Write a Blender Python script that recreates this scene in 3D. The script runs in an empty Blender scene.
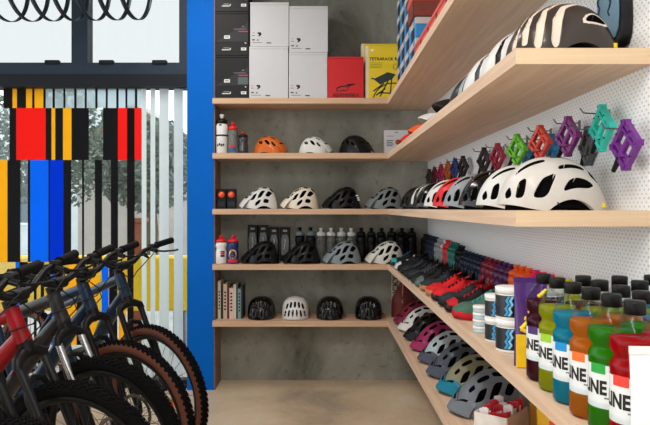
import bpy, bmesh, math, random
from mathutils import Vector, Matrix, Euler
random.seed(7)
PI = math.pi
SC = bpy.context.scene
COL = SC.collection

# ------------------------------------------------------------------ camera, sky, lights, exposure
CAM_H, FPX, VX, VY = 1.34, 632.0, 321.0, 208.0
cd = bpy.data.cameras.new('camera'); cam = bpy.data.objects.new('camera', cd); COL.objects.link(cam)
cam.location = (0, 0, CAM_H); cam.rotation_euler = (PI / 2, 0, 0)
cd.sensor_width = 36; cd.lens = 36 * FPX / 650
cd.shift_x = (325 - VX) / 650; cd.shift_y = -(212.5 - VY) / 650
cd.clip_start = 0.05; cd.clip_end = 200
SC.camera = cam

w = bpy.data.worlds.new('overcast_sky'); SC.world = w; w.use_nodes = True
bg = w.node_tree.nodes['Background']
bg.inputs[0].default_value = (0.93, 0.97, 1.0, 1); bg.inputs[1].default_value = 2.1

def area(name, loc, rot, sx, sy, power, color=(1, 1, 1)):
    l = bpy.data.lights.new(name, 'AREA'); l.shape = 'RECTANGLE'; l.size = sx; l.size_y = sy
    l.energy = power; l.color = color
    o = bpy.data.objects.new(name, l); COL.objects.link(o); o.location = loc; o.rotation_euler = rot
    return o
area('added_strip_light', (-0.9, 3.1, 3.18), (0, 0, 0), 0.25, 2.2, 30, (1.0, 0.93, 0.84))  # unseen strip lamp added as fill light for the room
area('added_strip_light', (-0.5, -0.3, 3.18), (0, 0, 0), 0.25, 2.2, 72, (1.0, 0.94, 0.86))  # unseen warm strip lamp added to brighten faces turned towards the camera

vs = SC.view_settings
SC.display_settings.display_device = 'sRGB'
vs.view_transform = 'Standard'; vs.look = 'None'; vs.gamma = 1; vs.use_curve_mapping = False
vs.exposure = 0.22
SC.cycles.use_denoising = True
SC.cycles.max_bounces = 10; SC.cycles.transparent_max_bounces = 24
SC.cycles.sample_clamp_indirect = 6

# ------------------------------------------------------------------ materials
def lin(c):
    c = c / 255.0
    return c / 12.92 if c <= 0.04045 else ((c + 0.055) / 1.055) ** 2.4
def rgb(c): return (lin(c[0]), lin(c[1]), lin(c[2]), 1)
_M = {}
def mat(name, c=(200, 200, 200), rough=0.5, metal=0.0, coat=0.0, noise=0.06, scale=30, trans=0.0, bump=0.0, ior=1.45, spec=0.5, emit=0):
    if name in _M: return _M[name]
    m = bpy.data.materials.new(name); m.use_nodes = True; nt = m.node_tree
    b = nt.nodes['Principled BSDF']
    b.inputs['Roughness'].default_value = rough; b.inputs['Metallic'].default_value = metal
    b.inputs['Coat Weight'].default_value = coat; b.inputs['Coat Roughness'].default_value = 0.08
    b.inputs['Transmission Weight'].default_value = trans; b.inputs['IOR'].default_value = ior
    b.inputs['Specular IOR Level'].default_value = spec
    col = rgb(c)
    if noise > 0:
        tc = nt.nodes.new('ShaderNodeTexCoord'); n = nt.nodes.new('ShaderNodeTexNoise')
        n.inputs['Scale'].default_value = scale; n.inputs['Detail'].default_value = 3
        nt.links.new(tc.outputs['Object'], n.inputs['Vector'])
        r = nt.nodes.new('ShaderNodeValToRGB')
        r.color_ramp.elements[0].position = 0.3; r.color_ramp.elements[1].position = 0.7
        r.color_ramp.elements[0].color = tuple(max(0, x * (1 - noise)) for x in col[:3]) + (1,)
        r.color_ramp.elements[1].color = tuple(min(1, x * (1 + noise)) for x in col[:3]) + (1,)
        nt.links.new(n.outputs['Fac'], r.inputs['Fac']); nt.links.new(r.outputs['Color'], b.inputs['Base Color'])
        if bump > 0:
            bp = nt.nodes.new('ShaderNodeBump'); bp.inputs['Strength'].default_value = bump; bp.inputs['Distance'].default_value = 0.004
            nt.links.new(n.outputs['Fac'], bp.inputs['Height']); nt.links.new(bp.outputs['Normal'], b.inputs['Normal'])
    else:
        b.inputs['Base Color'].default_value = col
    _M[name] = m
    return m

def node_mat(name):
    m = bpy.data.materials.new(name); m.use_nodes = True
    _M[name] = m
    return m, m.node_tree, m.node_tree.nodes['Principled BSDF']

def ramp(nt, stops):
    r = nt.nodes.new('ShaderNodeValToRGB'); e = r.color_ramp.elements
    while len(e) > 1: e.remove(e[-1])
    e[0].position = stops[0][0]; e[0].color = rgb(stops[0][1])
    for p, c in stops[1:]:
        k = e.new(p); k.color = rgb(c)
    return r

def mk_concrete():
    m, nt, b = node_mat('concrete')
    tc = nt.nodes.new('ShaderNodeTexCoord')
    n1 = nt.nodes.new('ShaderNodeTexNoise'); n1.inputs['Scale'].default_value = 1.7; n1.inputs['Detail'].default_value = 8; n1.inputs['Roughness'].default_value = 0.62; n1.inputs['Distortion'].default_value = 0.6
    mp = nt.nodes.new('ShaderNodeMapping'); mp.inputs['Scale'].default_value = (1.0, 1.0, 0.45)
    nt.links.new(tc.outputs['Object'], mp.inputs['Vector']); nt.links.new(mp.outputs['Vector'], n1.inputs['Vector'])
    r1 = ramp(nt, [(0.30, (92, 92, 84)), (0.44, (132, 134, 126)), (0.56, (152, 154, 146)), (0.72, (182, 182, 174))])
    nt.links.new(n1.outputs['Fac'], r1.inputs['Fac'])
    n2 = nt.nodes.new('ShaderNodeTexNoise'); n2.inputs['Scale'].default_value = 22; n2.inputs['Detail'].default_value = 5
    nt.links.new(tc.outputs['Object'], n2.inputs['Vector'])
    r2 = ramp(nt, [(0.28, (150, 142, 126)), (0.40, (240, 240, 240)), (1.0, (255, 255, 255))])
    nt.links.new(n2.outputs['Fac'], r2.inputs['Fac'])
    mx = nt.nodes.new('ShaderNodeMix'); mx.data_type = 'RGBA'; mx.blend_type = 'MULTIPLY'; mx.inputs[0].default_value = 0.45
    nt.links.new(r1.outputs['Color'], mx.inputs[6]); nt.links.new(r2.outputs['Color'], mx.inputs[7])
    nt.links.new(mx.outputs[2], b.inputs['Base Color'])
    b.inputs['Roughness'].default_value = 0.8
    bp = nt.nodes.new('ShaderNodeBump'); bp.inputs['Strength'].default_value = 0.25; bp.inputs['Distance'].default_value = 0.01
    nt.links.new(n2.outputs['Fac'], bp.inputs['Height']); nt.links.new(bp.outputs['Normal'], b.inputs['Normal'])
    return m
def mk_floor():
    m, nt, b = node_mat('polished_concrete_floor')
    tc = nt.nodes.new('ShaderNodeTexCoord')
    n1 = nt.nodes.new('ShaderNodeTexNoise'); n1.inputs['Scale'].default_value = 1.3; n1.inputs['Detail'].default_value = 7; n1.inputs['Roughness'].default_value = 0.6; n1.inputs['Distortion'].default_value = 0.9
    nt.links.new(tc.outputs['Object'], n1.inputs['Vector'])
    r1 = ramp(nt, [(0.30, (172, 158, 140)), (0.45, (214, 192, 164)), (0.6, (228, 208, 180)), (0.74, (232, 228, 220))])
    nt.links.new(n1.outputs['Fac'], r1.inputs['Fac'])
    n2 = nt.nodes.new('ShaderNodeTexNoise'); n2.inputs['Scale'].default_value = 40; n2.inputs['Detail'].default_value = 4
    nt.links.new(tc.outputs['Object'], n2.inputs['Vector'])
    mx = nt.nodes.new('ShaderNodeMix'); mx.data_type = 'RGBA'; mx.blend_type = 'MULTIPLY'; mx.inputs[0].default_value = 0.2
    nt.links.new(r1.outputs['Color'], mx.inputs[6]); nt.links.new(n2.outputs['Color'], mx.inputs[7])
    nt.links.new(mx.outputs[2], b.inputs['Base Color'])
    b.inputs['Roughness'].default_value = 0.38; b.inputs['Specular IOR Level'].default_value = 0.4
    return m
def mk_wood(name, c1, c2, axis):
    m, nt, b = node_mat(name)
    tc = nt.nodes.new('ShaderNodeTexCoord'); mp = nt.nodes.new('ShaderNodeMapping')
    mp.inputs['Scale'].default_value = (1.2, 30, 40) if axis == 'x' else (30, 1.2, 40)
    n1 = nt.nodes.new('ShaderNodeTexNoise'); n1.inputs['Scale'].default_value = 1.6; n1.inputs['Detail'].default_value = 5; n1.inputs['Distortion'].default_value = 0.5
    nt.links.new(tc.outputs['Object'], mp.inputs['Vector']); nt.links.new(mp.outputs['Vector'], n1.inputs['Vector'])
    r1 = ramp(nt, [(0.3, c1), (0.7, c2)])
    nt.links.new(n1.outputs['Fac'], r1.inputs['Fac']); nt.links.new(r1.outputs['Color'], b.inputs['Base Color'])
    b.inputs['Roughness'].default_value = 0.5; b.inputs['Specular IOR Level'].default_value = 0.35
    return m
def mk_pegboard():
    m, nt, b = node_mat('white_pegboard')
    tc = nt.nodes.new('ShaderNodeTexCoord')
    sep = nt.nodes.new('ShaderNodeSeparateXYZ'); nt.links.new(tc.outputs['Object'], sep.inputs[0])
    def M(op, a, b2=None, c=None):
        n = nt.nodes.new('ShaderNodeMath'); n.operation = op
        for i, v in enumerate((a, b2, c)):
            if v is None: continue
            if isinstance(v, (int, float)): n.inputs[i].default_value = v
            else: nt.links.new(v, n.inputs[i])
        return n.outputs[0]
    P = 0.0215
    def dots(oy, oz):
        y = M('SUBTRACT', M('FRACT', M('ADD', M('DIVIDE', sep.outputs[1], P), oy)), 0.5)
        z = M('SUBTRACT', M('FRACT', M('ADD', M('DIVIDE', sep.outputs[2], P), oz)), 0.5)
        return M('LESS_THAN', M('ADD', M('MULTIPLY', y, y), M('MULTIPLY', z, z)), 0.016)
    d = M('MAXIMUM', dots(0.0, 0.0), dots(0.5, 0.5))
    mx = nt.nodes.new('ShaderNodeMix'); mx.data_type = 'RGBA'
    nt.links.new(d, mx.inputs[0]); mx.inputs[6].default_value = rgb((236, 240, 242)); mx.inputs[7].default_value = rgb((176, 178, 180))
    nt.links.new(mx.outputs[2], b.inputs['Base Color']); b.inputs['Roughness'].default_value = 0.55
    return m
def mk_film(name, c, fac=0.5):
    m = bpy.data.materials.new(name); m.use_nodes = True; nt = m.node_tree; nt.nodes.clear()
    out = nt.nodes.new('ShaderNodeOutputMaterial'); a = nt.nodes.new('ShaderNodeBsdfTransparent'); t = nt.nodes.new('ShaderNodeBsdfTranslucent')
    df = nt.nodes.new('ShaderNodeBsdfDiffuse'); s1 = nt.nodes.new('ShaderNodeMixShader'); s2 = nt.nodes.new('ShaderNodeMixShader')
    for n in (a, t, df): n.inputs[0].default_value = rgb(c)
    s1.inputs[0].default_value = 0.4; nt.links.new(t.outputs[0], s1.inputs[1]); nt.links.new(df.outputs[0], s1.inputs[2])
    s2.inputs[0].default_value = fac; nt.links.new(a.outputs[0], s2.inputs[1]); nt.links.new(s1.outputs[0], s2.inputs[2])
    nt.links.new(s2.outputs[0], out.inputs[0])
    return m
def mk_clear(name, c=(245, 250, 250), gloss=0.12, rough=0.03):
    m = bpy.data.materials.new(name); m.use_nodes = True; nt = m.node_tree; nt.nodes.clear()
    out = nt.nodes.new('ShaderNodeOutputMaterial'); a = nt.nodes.new('ShaderNodeBsdfTransparent'); g = nt.nodes.new('ShaderNodeBsdfGlossy')
    lw = nt.nodes.new('ShaderNodeLayerWeight'); lw.inputs[0].default_value = 0.25
    mt = nt.nodes.new('ShaderNodeMath'); mt.operation = 'MULTIPLY_ADD'; mt.inputs[1].default_value = 0.3; mt.inputs[2].default_value = gloss * 0.4
    a.inputs[0].default_value = rgb(c); g.inputs[1].default_value = rough; g.inputs[0].default_value = (0.95, 0.97, 1, 1)
    s = nt.nodes.new('ShaderNodeMixShader')
    nt.links.new(lw.outputs['Fresnel'], mt.inputs[0]); nt.links.new(mt.outputs[0], s.inputs[0])
    nt.links.new(a.outputs[0], s.inputs[1]); nt.links.new(g.outputs[0], s.inputs[2]); nt.links.new(s.outputs[0], out.inputs[0])
    return m
def mk_liquid(name, c):
    m = bpy.data.materials.new(name); m.use_nodes = True; nt = m.node_tree; nt.nodes.clear()
    out = nt.nodes.new('ShaderNodeOutputMaterial')
    a = nt.nodes.new('ShaderNodeBsdfRefraction'); t = nt.nodes.new('ShaderNodeBsdfTranslucent'); g = nt.nodes.new('ShaderNodeBsdfGlossy'); df = nt.nodes.new('ShaderNodeBsdfDiffuse')
    col = rgb(c)
    for n in (a, t, df): n.inputs[0].default_value = col
    a.inputs['IOR'].default_value = 1.25; a.inputs['Roughness'].default_value = 0.04
    g.inputs[1].default_value = 0.10
    s0 = nt.nodes.new('ShaderNodeMixShader'); s0.inputs[0].default_value = 0.6
    s1 = nt.nodes.new('ShaderNodeMixShader'); s1.inputs[0].default_value = 0.46
    s2 = nt.nodes.new('ShaderNodeMixShader')
    fr = nt.nodes.new('ShaderNodeFresnel'); fr.inputs[0].default_value = 1.4
    nt.links.new(t.outputs[0], s0.inputs[1]); nt.links.new(df.outputs[0], s0.inputs[2])
    nt.links.new(a.outputs[0], s1.inputs[1]); nt.links.new(s0.outputs[0], s1.inputs[2])
    fm = nt.nodes.new('ShaderNodeMath'); fm.operation = 'MULTIPLY'; fm.inputs[1].default_value = 0.45
    nt.links.new(fr.outputs[0], fm.inputs[0]); nt.links.new(fm.outputs[0], s2.inputs[0]); nt.links.new(s1.outputs[0], s2.inputs[1]); nt.links.new(g.outputs[0], s2.inputs[2])
    nt.links.new(s2.outputs[0], out.inputs[0])
    return m

CONC = mk_concrete(); FLOOR = mk_floor(); PEG = mk_pegboard()
WOODX = mk_wood('birch_ply_along_wall', (196, 160, 130), (218, 184, 154), 'x')
WOODY = mk_wood('birch_ply_along_side', (204, 174, 148), (224, 196, 170), 'y')
BLUE = mat('blue_wall_paint', (0, 100, 200), 0.6, noise=0.03, scale=6, spec=0.12)
CEIL = mat('ceiling_paint', (150, 150, 148), 0.8)
FRAME = mat('dark_slate_aluminium', (40, 54, 70), 0.5, 0.1, spec=0.3)
FRAME2 = mat('black_aluminium', (26, 31, 40), 0.55, 0.1, spec=0.25)
GLASS = mk_clear('window_glass', (246, 250, 250), 0.05)
CLEARP = mk_clear('clear_plastic', (246, 250, 251), 0.0, 0.10)
BLACK = mat('black_plastic', (13, 14, 16), 0.45, spec=0.3)
BLACKM = mat('black_matte', (12, 12, 13), 0.7, spec=0.2)
BLACKG = mat('black_gloss', (8, 8, 10), 0.25, coat=0.3, spec=0.3)
FOAM = mat('dark_foam', (9, 9, 10), 0.9, spec=0.1)
WHITE = mat('white_plastic', (236, 238, 238), 0.4)
CHROME = mat('polished_metal', (205, 208, 212), 0.22, 1.0)
STEEL = mat('grey_metal', (120, 122, 126), 0.35, 1.0)
INK = mat('black_ink', (18, 18, 20), 0.6, noise=0)
WINK = mat('white_ink', (235, 235, 235), 0.6, noise=0)
GINK = mat('grey_ink', (120, 122, 126), 0.6, noise=0)
RINK = mat('red_ink', (206, 40, 60), 0.6, noise=0)

# ------------------------------------------------------------------ geometry helpers
class MB:
    def __init__(s): s.v = []; s.f = []; s.m = []; s.s = []
    def add(s, vs_, fs, m=0, smooth=False):
        k = len(s.v); s.v += [tuple(p) for p in vs_]
        for f in fs: s.f.append([k + i for i in f]); s.m.append(m); s.s.append(smooth)
        return s
    def box(s, c, d, m=0, R=None):
        x, y, z = d[0] / 2, d[1] / 2, d[2] / 2
        P = [Vector(p) for p in ((-x, -y, -z), (x, -y, -z), (x, y, -z), (-x, y, -z), (-x, -y, z), (x, -y, z), (x, y, z), (-x, y, z))]
        if R is not None: P = [R @ p for p in P]
        c = Vector(c)
        return s.add([p + c for p in P], [(0, 3, 2, 1), (4, 5, 6, 7), (0, 1, 5, 4), (1, 2, 6, 5), (2, 3, 7, 6), (3, 0, 4, 7)], m)
    def bbox(s, lo, hi, m=0):
        return s.box([(a + b) / 2 for a, b in zip(lo, hi)], [b - a for a, b in zip(lo, hi)], m)
    def rbox(s, lo, hi, r, m=0):
        """box with chamfered edges"""
        lo = Vector(lo); hi = Vector(hi); c = (lo + hi) / 2; h = (hi - lo) / 2
        r = min(r, h.x * .9, h.y * .9, h.z * .9)
        P = []; idx = {}
        for sx in (-1, 1):
            for sy in (-1, 1):
                for sz in (-1, 1):
                    for ax in range(3):
                        p = Vector((sx * h.x, sy * h.y, sz * h.z))
                        for k, sg in ((0, sx), (1, sy), (2, sz)):
                            if k != ax: p[k] -= sg * r
                        idx[(sx, sy, sz, ax)] = len(P); P.append(p + c)
        F = []
        for ax in range(3):
            o = [a for a in range(3) if a != ax]
            for sg in (-1, 1):
                q = []
                for a, b in ((-1, -1), (1, -1), (1, 1), (-1, 1)):
                    k = [0, 0, 0]; k[ax] = sg; k[o[0]] = a; k[o[1]] = b; q.append(idx[(k[0], k[1], k[2], ax)])
                F.append(q)
            for a in (-1, 1):
                for b in (-1, 1):
                    q = []
                    for e, face in ((-1, o[0]), (1, o[0]), (1, o[1]), (-1, o[1])):
                        k = [0, 0, 0]; k[ax] = e; k[o[0]] = a; k[o[1]] = b; q.append(idx[(k[0], k[1], k[2], face)])
                    F.append(q)
        for sx in (-1, 1):
            for sy in (-1, 1):
                for sz in (-1, 1): F.append([idx[(sx, sy, sz, a)] for a in range(3)])
        # orient outwards
        G = []
        for f in F:
            n = (P[f[1]] - P[f[0]]).cross(P[f[2]] - P[f[0]]); mid = sum((P[i] for i in f), Vector()) / len(f) - c
            G.append(f if n.dot(mid) > 0 else f[::-1])
        return s.add(P, G, m)
    def sweep(s, pts, r, n=8, m=0, caps=True, flat=1.0, smooth=True):
        pts = [Vector(p) for p in pts]; N = len(pts)
        if not hasattr(r, '__len__'): r = [r] * N
        up = Vector((0, 0, 1)); V = []; prev = None
        for i, p in enumerate(pts):
            t = (pts[min(i + 1, N - 1)] - pts[max(i - 1, 0)]).normalized()
            if prev is None:
                a = t.cross(up)
                if a.length < 1e-3: a = t.cross(Vector((0, 1, 0)))
            else: a = prev - t * prev.dot(t)
            a.normalize(); prev = a; b = t.cross(a)
            for k in range(n):
                q = 2 * PI * k / n
                V.append(p + a * (math.cos(q) * r[i]) + b * (math.sin(q) * r[i] * flat))
        F = [(i * n + k, i * n + (k + 1) % n, (i + 1) * n + (k + 1) % n, (i + 1) * n + k) for i in range(N - 1) for k in range(n)]
        s.add(V, F, m, smooth)
        if caps:
            s.add(V[:n], [tuple(range(n))[::-1]], m); s.add(V[-n:], [tuple(range(n))], m)
        return s
    def lathe(s, prof, n=20, m=0, c=(0, 0, 0), ax='z', smooth=True, ms=None):
        V = []; cx, cy, cz = c
        for (r, z) in prof:
            for k in range(n):
                q = 2 * PI * k / n; a, b = r * math.cos(q), r * math.sin(q)
                V.append((cx + a, cy + b, cz + z) if ax == 'z' else (cx + b, cy + z, cz + a) if ax == 'y' else (cx + z, cy + a, cz + b))
        for i in range(len(prof) - 1):
            F = [(i * n + k, i * n + (k + 1) % n, (i + 1) * n + (k + 1) % n, (i + 1) * n + k) for k in range(n)]
            k0 = len(s.v)
            if i == 0: base = k0; s.v += V
            for f in F: s.f.append([base + j for j in f]); s.m.append(ms[i] if ms else m); s.s.append(smooth)
        return s
    def grid(s, P, m=0, smooth=True, close_u=False, close_v=False, flip=False):
        nr, nc = len(P), len(P[0]); V = [p for row in P for p in row]; F = []
        for i in range(nr if close_u else nr - 1):
            for j in range(nc if close_v else nc - 1):
                a, b = i * nc + j, i * nc + (j + 1) % nc; d, c = ((i + 1) % nr) * nc + j, ((i + 1) % nr) * nc + (j + 1) % nc
                F.append((a, d, c, b) if flip else (a, b, c, d))
        return s.add(V, F, m, smooth)
    def prism(s, poly, y0, y1, m=0, plane='xz'):
        n = len(poly)
        def P(a, b, y): return (a, y, b) if plane == 'xz' else (a, b, y) if plane == 'xy' else (y, a, b)
        V = [P(a, b, y0) for a, b in poly] + [P(a, b, y1) for a, b in poly]
        F = [tuple(range(n)), tuple(range(n, 2 * n))[::-1]] + [(i, i + n, (i + 1) % n + n, (i + 1) % n) for i in range(n)]
        return s.add(V, F, m)
    def build(s, name, mats, parent=None, loc=None, rot=None):
        me = bpy.data.meshes.new(name); me.from_pydata(s.v, [], s.f)
        if not isinstance(mats, (list, tuple)): mats = [mats]
        for q in mats: me.materials.append(q)
        me.polygons.foreach_set('material_index', s.m); me.polygons.foreach_set('use_smooth', s.s)
        me.update()
        o = bpy.data.objects.new(name, me); COL.objects.link(o)
        if parent is not None: o.parent = parent
        if loc is not None: o.location = loc
        if rot is not None: o.rotation_euler = rot
        return o

def tag(o, label=None, cat=None, group=None, kind=None):
    if label: o['label'] = label
    if cat: o['category'] = cat
    if group: o['group'] = group
    if kind: o['kind'] = kind
    return o
def thing(name, label, cat, loc=(0, 0, 0), rz=0.0, group=None):
    o = bpy.data.objects.new(name, None); COL.objects.link(o); o.empty_display_size = 0.05
    o.location = loc; o.rotation_euler = (0, 0, rz)
    return tag(o, label, cat, group)
KIDS = {}
def dup(root, loc, rz, label, group=None):
    def cp(o, parent):
        c = o.copy(); COL.objects.link(c)
        if parent is not None: c.parent = parent
        for ch in list(o.children): cp(ch, c)
        return c
    r = cp(root, None); r.location = loc; r.rotation_euler = (0, 0, rz); r['label'] = label
    if group: r['group'] = group
    return r
def ribbon(pts, wd, y=-.0012):
    """flat printed stroke in the x-z plane"""
    b = MB(); N = len(pts); L = []
    if not hasattr(wd, '__len__'): wd = [wd] * N
    for i in range(N):
        dx = pts[min(i + 1, N - 1)][0] - pts[max(i - 1, 0)][0]; dz = pts[min(i + 1, N - 1)][1] - pts[max(i - 1, 0)][1]; q = math.hypot(dx, dz) or 1
        nx, nz = -dz / q * wd[i], dx / q * wd[i]
        L.append([(pts[i][0] + nx, y, pts[i][1] + nz), (pts[i][0] - nx, y, pts[i][1] - nz)])
    return b.grid(L, 0, False)
def X_(px, Y): return (px - VX) * Y / FPX
def Z_(py, Y): return CAM_H + (VY - py) * Y / FPX
ORD = ['first', 'second', 'third', 'fourth', 'fifth', 'sixth', 'seventh', 'eighth', 'ninth', 'tenth', 'eleventh', 'twelfth']

def text_mb(txt, size, bold=0.0, fine=0):
    cu = bpy.data.curves.new('tmp', 'FONT'); cu.body = txt; cu.size = size; cu.align_x = 'CENTER'; cu.align_y = 'CENTER'; cu.resolution_u = 2; cu.offset = bold
    o = bpy.data.objects.new('tmp', cu); COL.objects.link(o)
    dg = bpy.context.evaluated_depsgraph_get(); dg.update()
    me = bpy.data.meshes.new_from_object(o.evaluated_get(dg))
    bm = bmesh.new(); bm.from_mesh(me); bmesh.ops.triangulate(bm, faces=bm.faces[:])
    if fine:
        for _ in range(4):
            es = [e for e in bm.edges if e.calc_length() > fine]
            if not es: break
            bmesh.ops.subdivide_edges(bm, edges=es, cuts=1); bmesh.ops.triangulate(bm, faces=bm.faces[:])
    bm.verts.index_update(); V = [v.co.copy() for v in bm.verts]; F = [tuple(v.index for v in f.verts) for f in bm.faces]; bm.free()
    bpy.data.objects.remove(o); bpy.data.curves.remove(cu); bpy.data.meshes.remove(me)
    return V, F
def text_flat(txt, size, m, parent, loc, rot=(PI / 2, 0, 0), bold=0.0, name='lettering', sx=1.0):
    V, F = text_mb(txt, size, bold); b = MB(); b.add([(v.x * sx, v.y, 0) for v in V], F)
    return b.build(name, m, parent, loc, rot)
def text_round(txt, size, m, parent, r, z, ang, bold=0.0, name='lettering', cx=0, cy=0, sx=1.0):
    """lettering wrapped on an upright cylinder, centred on angle ang"""
    V, F = text_mb(txt, size, bold, .006); b = MB()
    b.add([(cx + r * math.cos(ang + v.x * sx / r), cy + r * math.sin(ang + v.x * sx / r), z + v.y) for v in V], F)
    return b.build(name, m, parent)
def band(r, z0, z1, a0, a1, m, parent, name, n=24, label=None):
    b = MB(); P = []
    for z in (z0, z1): P.append([(r * math.cos(a0 + (a1 - a0) * i / n), r * math.sin(a0 + (a1 - a0) * i / n), z) for i in range(n + 1)])
    b.grid(P); o = b.build(name, m, parent)
    if label: o['label'] = label
    return o

# ------------------------------------------------------------------ the room
YB, YF, XL, XF, XW = 4.92, 4.60, -0.780, 0.4876, 0.83
ZS = [Z_(y, YF) for y in (98.0, 153.0, 208.9, 264.4, 321.2)]
TH = 0.040
def struct(name, mb, m, parent=None):
    o = mb.build(name, m, parent)
    if parent is None: o['kind'] = 'structure'
    return o
struct('floor', MB().bbox((-6.0, -4.0, -0.1), (XW + 0.12, 5.05, 0.0)), FLOOR)
struct('wall_back', MB().bbox((-0.787, YB, 0), (XW + 0.12, YB + 0.12, 3.3)), CONC)
struct('wall_right', MB().bbox((XW, -0.6, 0), (XW + 0.12, YB, 3.3)), PEG)
struct('wall_left', MB().bbox((-0.986, 4.65, 0), (-0.787, YB + 0.12, 3.3)), BLUE)
struct('added_front_wall', MB().bbox((-6.0, -4.1, 0), (XW + 0.12, -4.0, 3.3)), mat('white_plaster', (214, 210, 204), 0.8))  # unseen wall added to keep daylight from behind out of the room
struct('ceiling', MB().bbox((-6.0, -4.0, 3.3), (XW + 0.12, 5.04, 3.4)), CEIL)
tag(MB().bbox((-0.7865, 4.652, 0), (XL, YB, 3.3)).build('side_panel', mk_wood('dark_ply', (120, 92, 72), (146, 112, 88), 'y')),
    'narrow brown plywood panel between the blue column and the shelf ends', 'panel')
for i, (lx, lxx) in enumerate(((3.1, -0.9), (-0.3, -0.5))):
    t = thing('added_light_housing', ('slim unseen ceiling light added above the bicycles', 'slim unseen ceiling light added nearer the shop front')[i], 'light', (lxx, lx, 3.3), 0, 'added unseen ceiling lights')  # housings made up for the two added lamps
    MB().rbox((-0.14, -1.12, -0.10), (0.14, 1.12, 0), 0.01).build('housing', WHITE, t)

SHL = ['topmost plywood corner shelf, carrying cartons and shoeboxes',
       'plywood corner shelf second from the top, with three kids helmets on its back run',
       'plywood corner shelf at eye level, with visored helmets on its back run',
       'plywood corner shelf with the shoes and drink bottles',
       'lowest plywood corner shelf, with books and front-facing helmets']
YEND = [1.582, 1.582, 1.582, 0.80, 0.80]
for z, l, ye in zip(ZS, SHL, YEND):
    t = thing('corner_shelf', l, 'shelf', (0, 0, z), 0, 'plywood corner shelves')
    b = MB(); b.prism([(XL - 0.010, YF), (XF, YF), (XF, YB), (XL, YB), (XL, 4.649), (XL - 0.010, 4.649)], -TH, 0, 0, 'xy'); b.build('back_board', WOODX, t)
    sb = MB().bbox((XF, ye, -TH), (XW, YB, 0)).build('side_board', WOODY, t)
    MB().bbox((XF, ye - 0.001, -TH), (XW, ye, 0)).build('edge_band', mk_wood('birch_edge_band', (214, 184, 150), (232, 206, 174), 'x'), sb)

# ------------------------------------------------------------------ window wall with coloured vinyl
YW = 4.74
fr = MB()
fr.bbox((-1.053, 4.69, 2.23), (-0.987, 4.80, 3.3)); fr.bbox((-1.852, 4.69, 2.41), (-1.733, 4.80, 3.3))
fr.bbox((-4.2, 4.67, 2.325), (-0.987, 4.80, 2.415)); fr.bbox((-4.2, 4.69, 3.2), (-1.053, 4.80, 3.3))
fr.bbox((-3.0, 4.69, 2.41), (-2.9, 4.80, 3.3))
win = struct('window_1', fr, FRAME)
MB().bbox((-4.2, 4.65, 2.235), (-0.987, 4.81, 2.325)).build('transom', FRAME2, win)
MB().bbox((-4.2, 4.70, 0), (-0.987, 4.79, 0.06)).build('sill', FRAME2, win)
hb = MB()
for px in (53, 107, 160):
    x = X_(px, 4.68); hb.rbox((x - 0.055, 4.655, 2.40), (x + 0.055, 4.69, 2.432), 0.006)
hb.build('hinge', FRAME2, win)
for a, b_ in ((-1.733, -1.053), (-2.9, -1.852)):
    MB().bbox((a, 4.742, 2.415), (b_, 4.748, 3.2)).build('pane', mk_clear('sky_dimming_glass', (206, 207, 206), 0.03), win)['label'] = 'upper pane with grey tint added to dim the sky'  # grey tint put into the upper panes to dim the bright sky
MB().bbox((-4.2, 4.745, 0.06), (-0.988, 4.751, 2.235)).build('pane', GLASS, win)
FILM = {'r': mk_film('red_film', (255, 72, 66), 0.65), 'y': mk_film('yellow_film', (255, 212, 62), 0.75), 'b': mk_film('light_blue_film', (40, 156, 255), 0.65),
        'd': mk_film('deep_blue_film', (24, 100, 236), 0.65), 'k': mat('black_film', (12, 14, 19), 0.6, noise=0.03, spec=0.15), 'w': mk_film('white_film', (232, 238, 238), 0.94),
        'g': mk_film('smoke_film', (60, 56, 60), 0.5), 'f': mk_film('frosted_film', (216, 226, 230), 0.5)}
FN = {'r': 'red', 'y': 'yellow', 'b': 'light blue', 'd': 'deep blue', 'k': 'black', 'w': 'white', 'g': 'smoke grey', 'f': 'frosted'}
K = 2.95
def strips(row, z0, z1):
    for c, a, b_ in row:
        o = MB().bbox((X_(a / K, YW), 4.7392, z0), (X_(b_ / K, YW), 4.7402, z1)).build('vinyl_strip', FILM[c], win)
        o['label'] = FN[c] + ' vinyl strip'
zr = [Z_(y, YW) for y in (88, 108, 160, 262, 345)]
r1 = [('k', 10, 37), ('y', 37, 50), ('k', 50, 77), ('y', 77, 95), ('k', 95, 102), ('y', 102, 128), ('k', 128, 135), ('k', 155, 162), ('k', 187, 193), ('k', 219, 226),
      ('k', 250, 256), ('k', 281, 288), ('k', 312, 318), ('k', 343, 350), ('k', 370, 376), ('k', 398, 405), ('f', 135, 155), ('f', 162, 187), ('f', 193, 219), ('f', 226, 250),
      ('f', 256, 281), ('f', 288, 312), ('f', 318, 343), ('f', 350, 370), ('f', 376, 398), ('f', 405, 418)]
r2 = [('k', 28, 48), ('r', 48, 135), ('k', 135, 152), ('y', 152, 163), ('k', 163, 186), ('y', 186, 211), ('k', 211, 262), ('k', 304, 348), ('r', 348, 375), ('g', 375, 397), ('r', 397, 418)]
r3 = [('y', -120, 22), ('k', 22, 60), ('k', 82, 89), ('b', 89, 143), ('k', 143, 147), ('d', 147, 187), ('k', 187, 210), ('k', 242, 248), ('k', 280, 301), ('k', 327, 348), ('k', 375, 397)]
r4 = [('b', 46, 58), ('k', 58, 82), ('k', 100, 108), ('k', 120, 130), ('b', 150, 166), ('k', 166, 186), ('y', 200, 226), ('k', 226, 246), ('y', 262, 290), ('b', 300, 320), ('k', 322, 346), ('y', 350, 372), ('k', 376, 394)]
strips(r1, zr[1], zr[0]); strips(r2, zr[2], zr[1]); strips(r3, zr[3], zr[2]); strips(r4, zr[4], zr[3])
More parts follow.
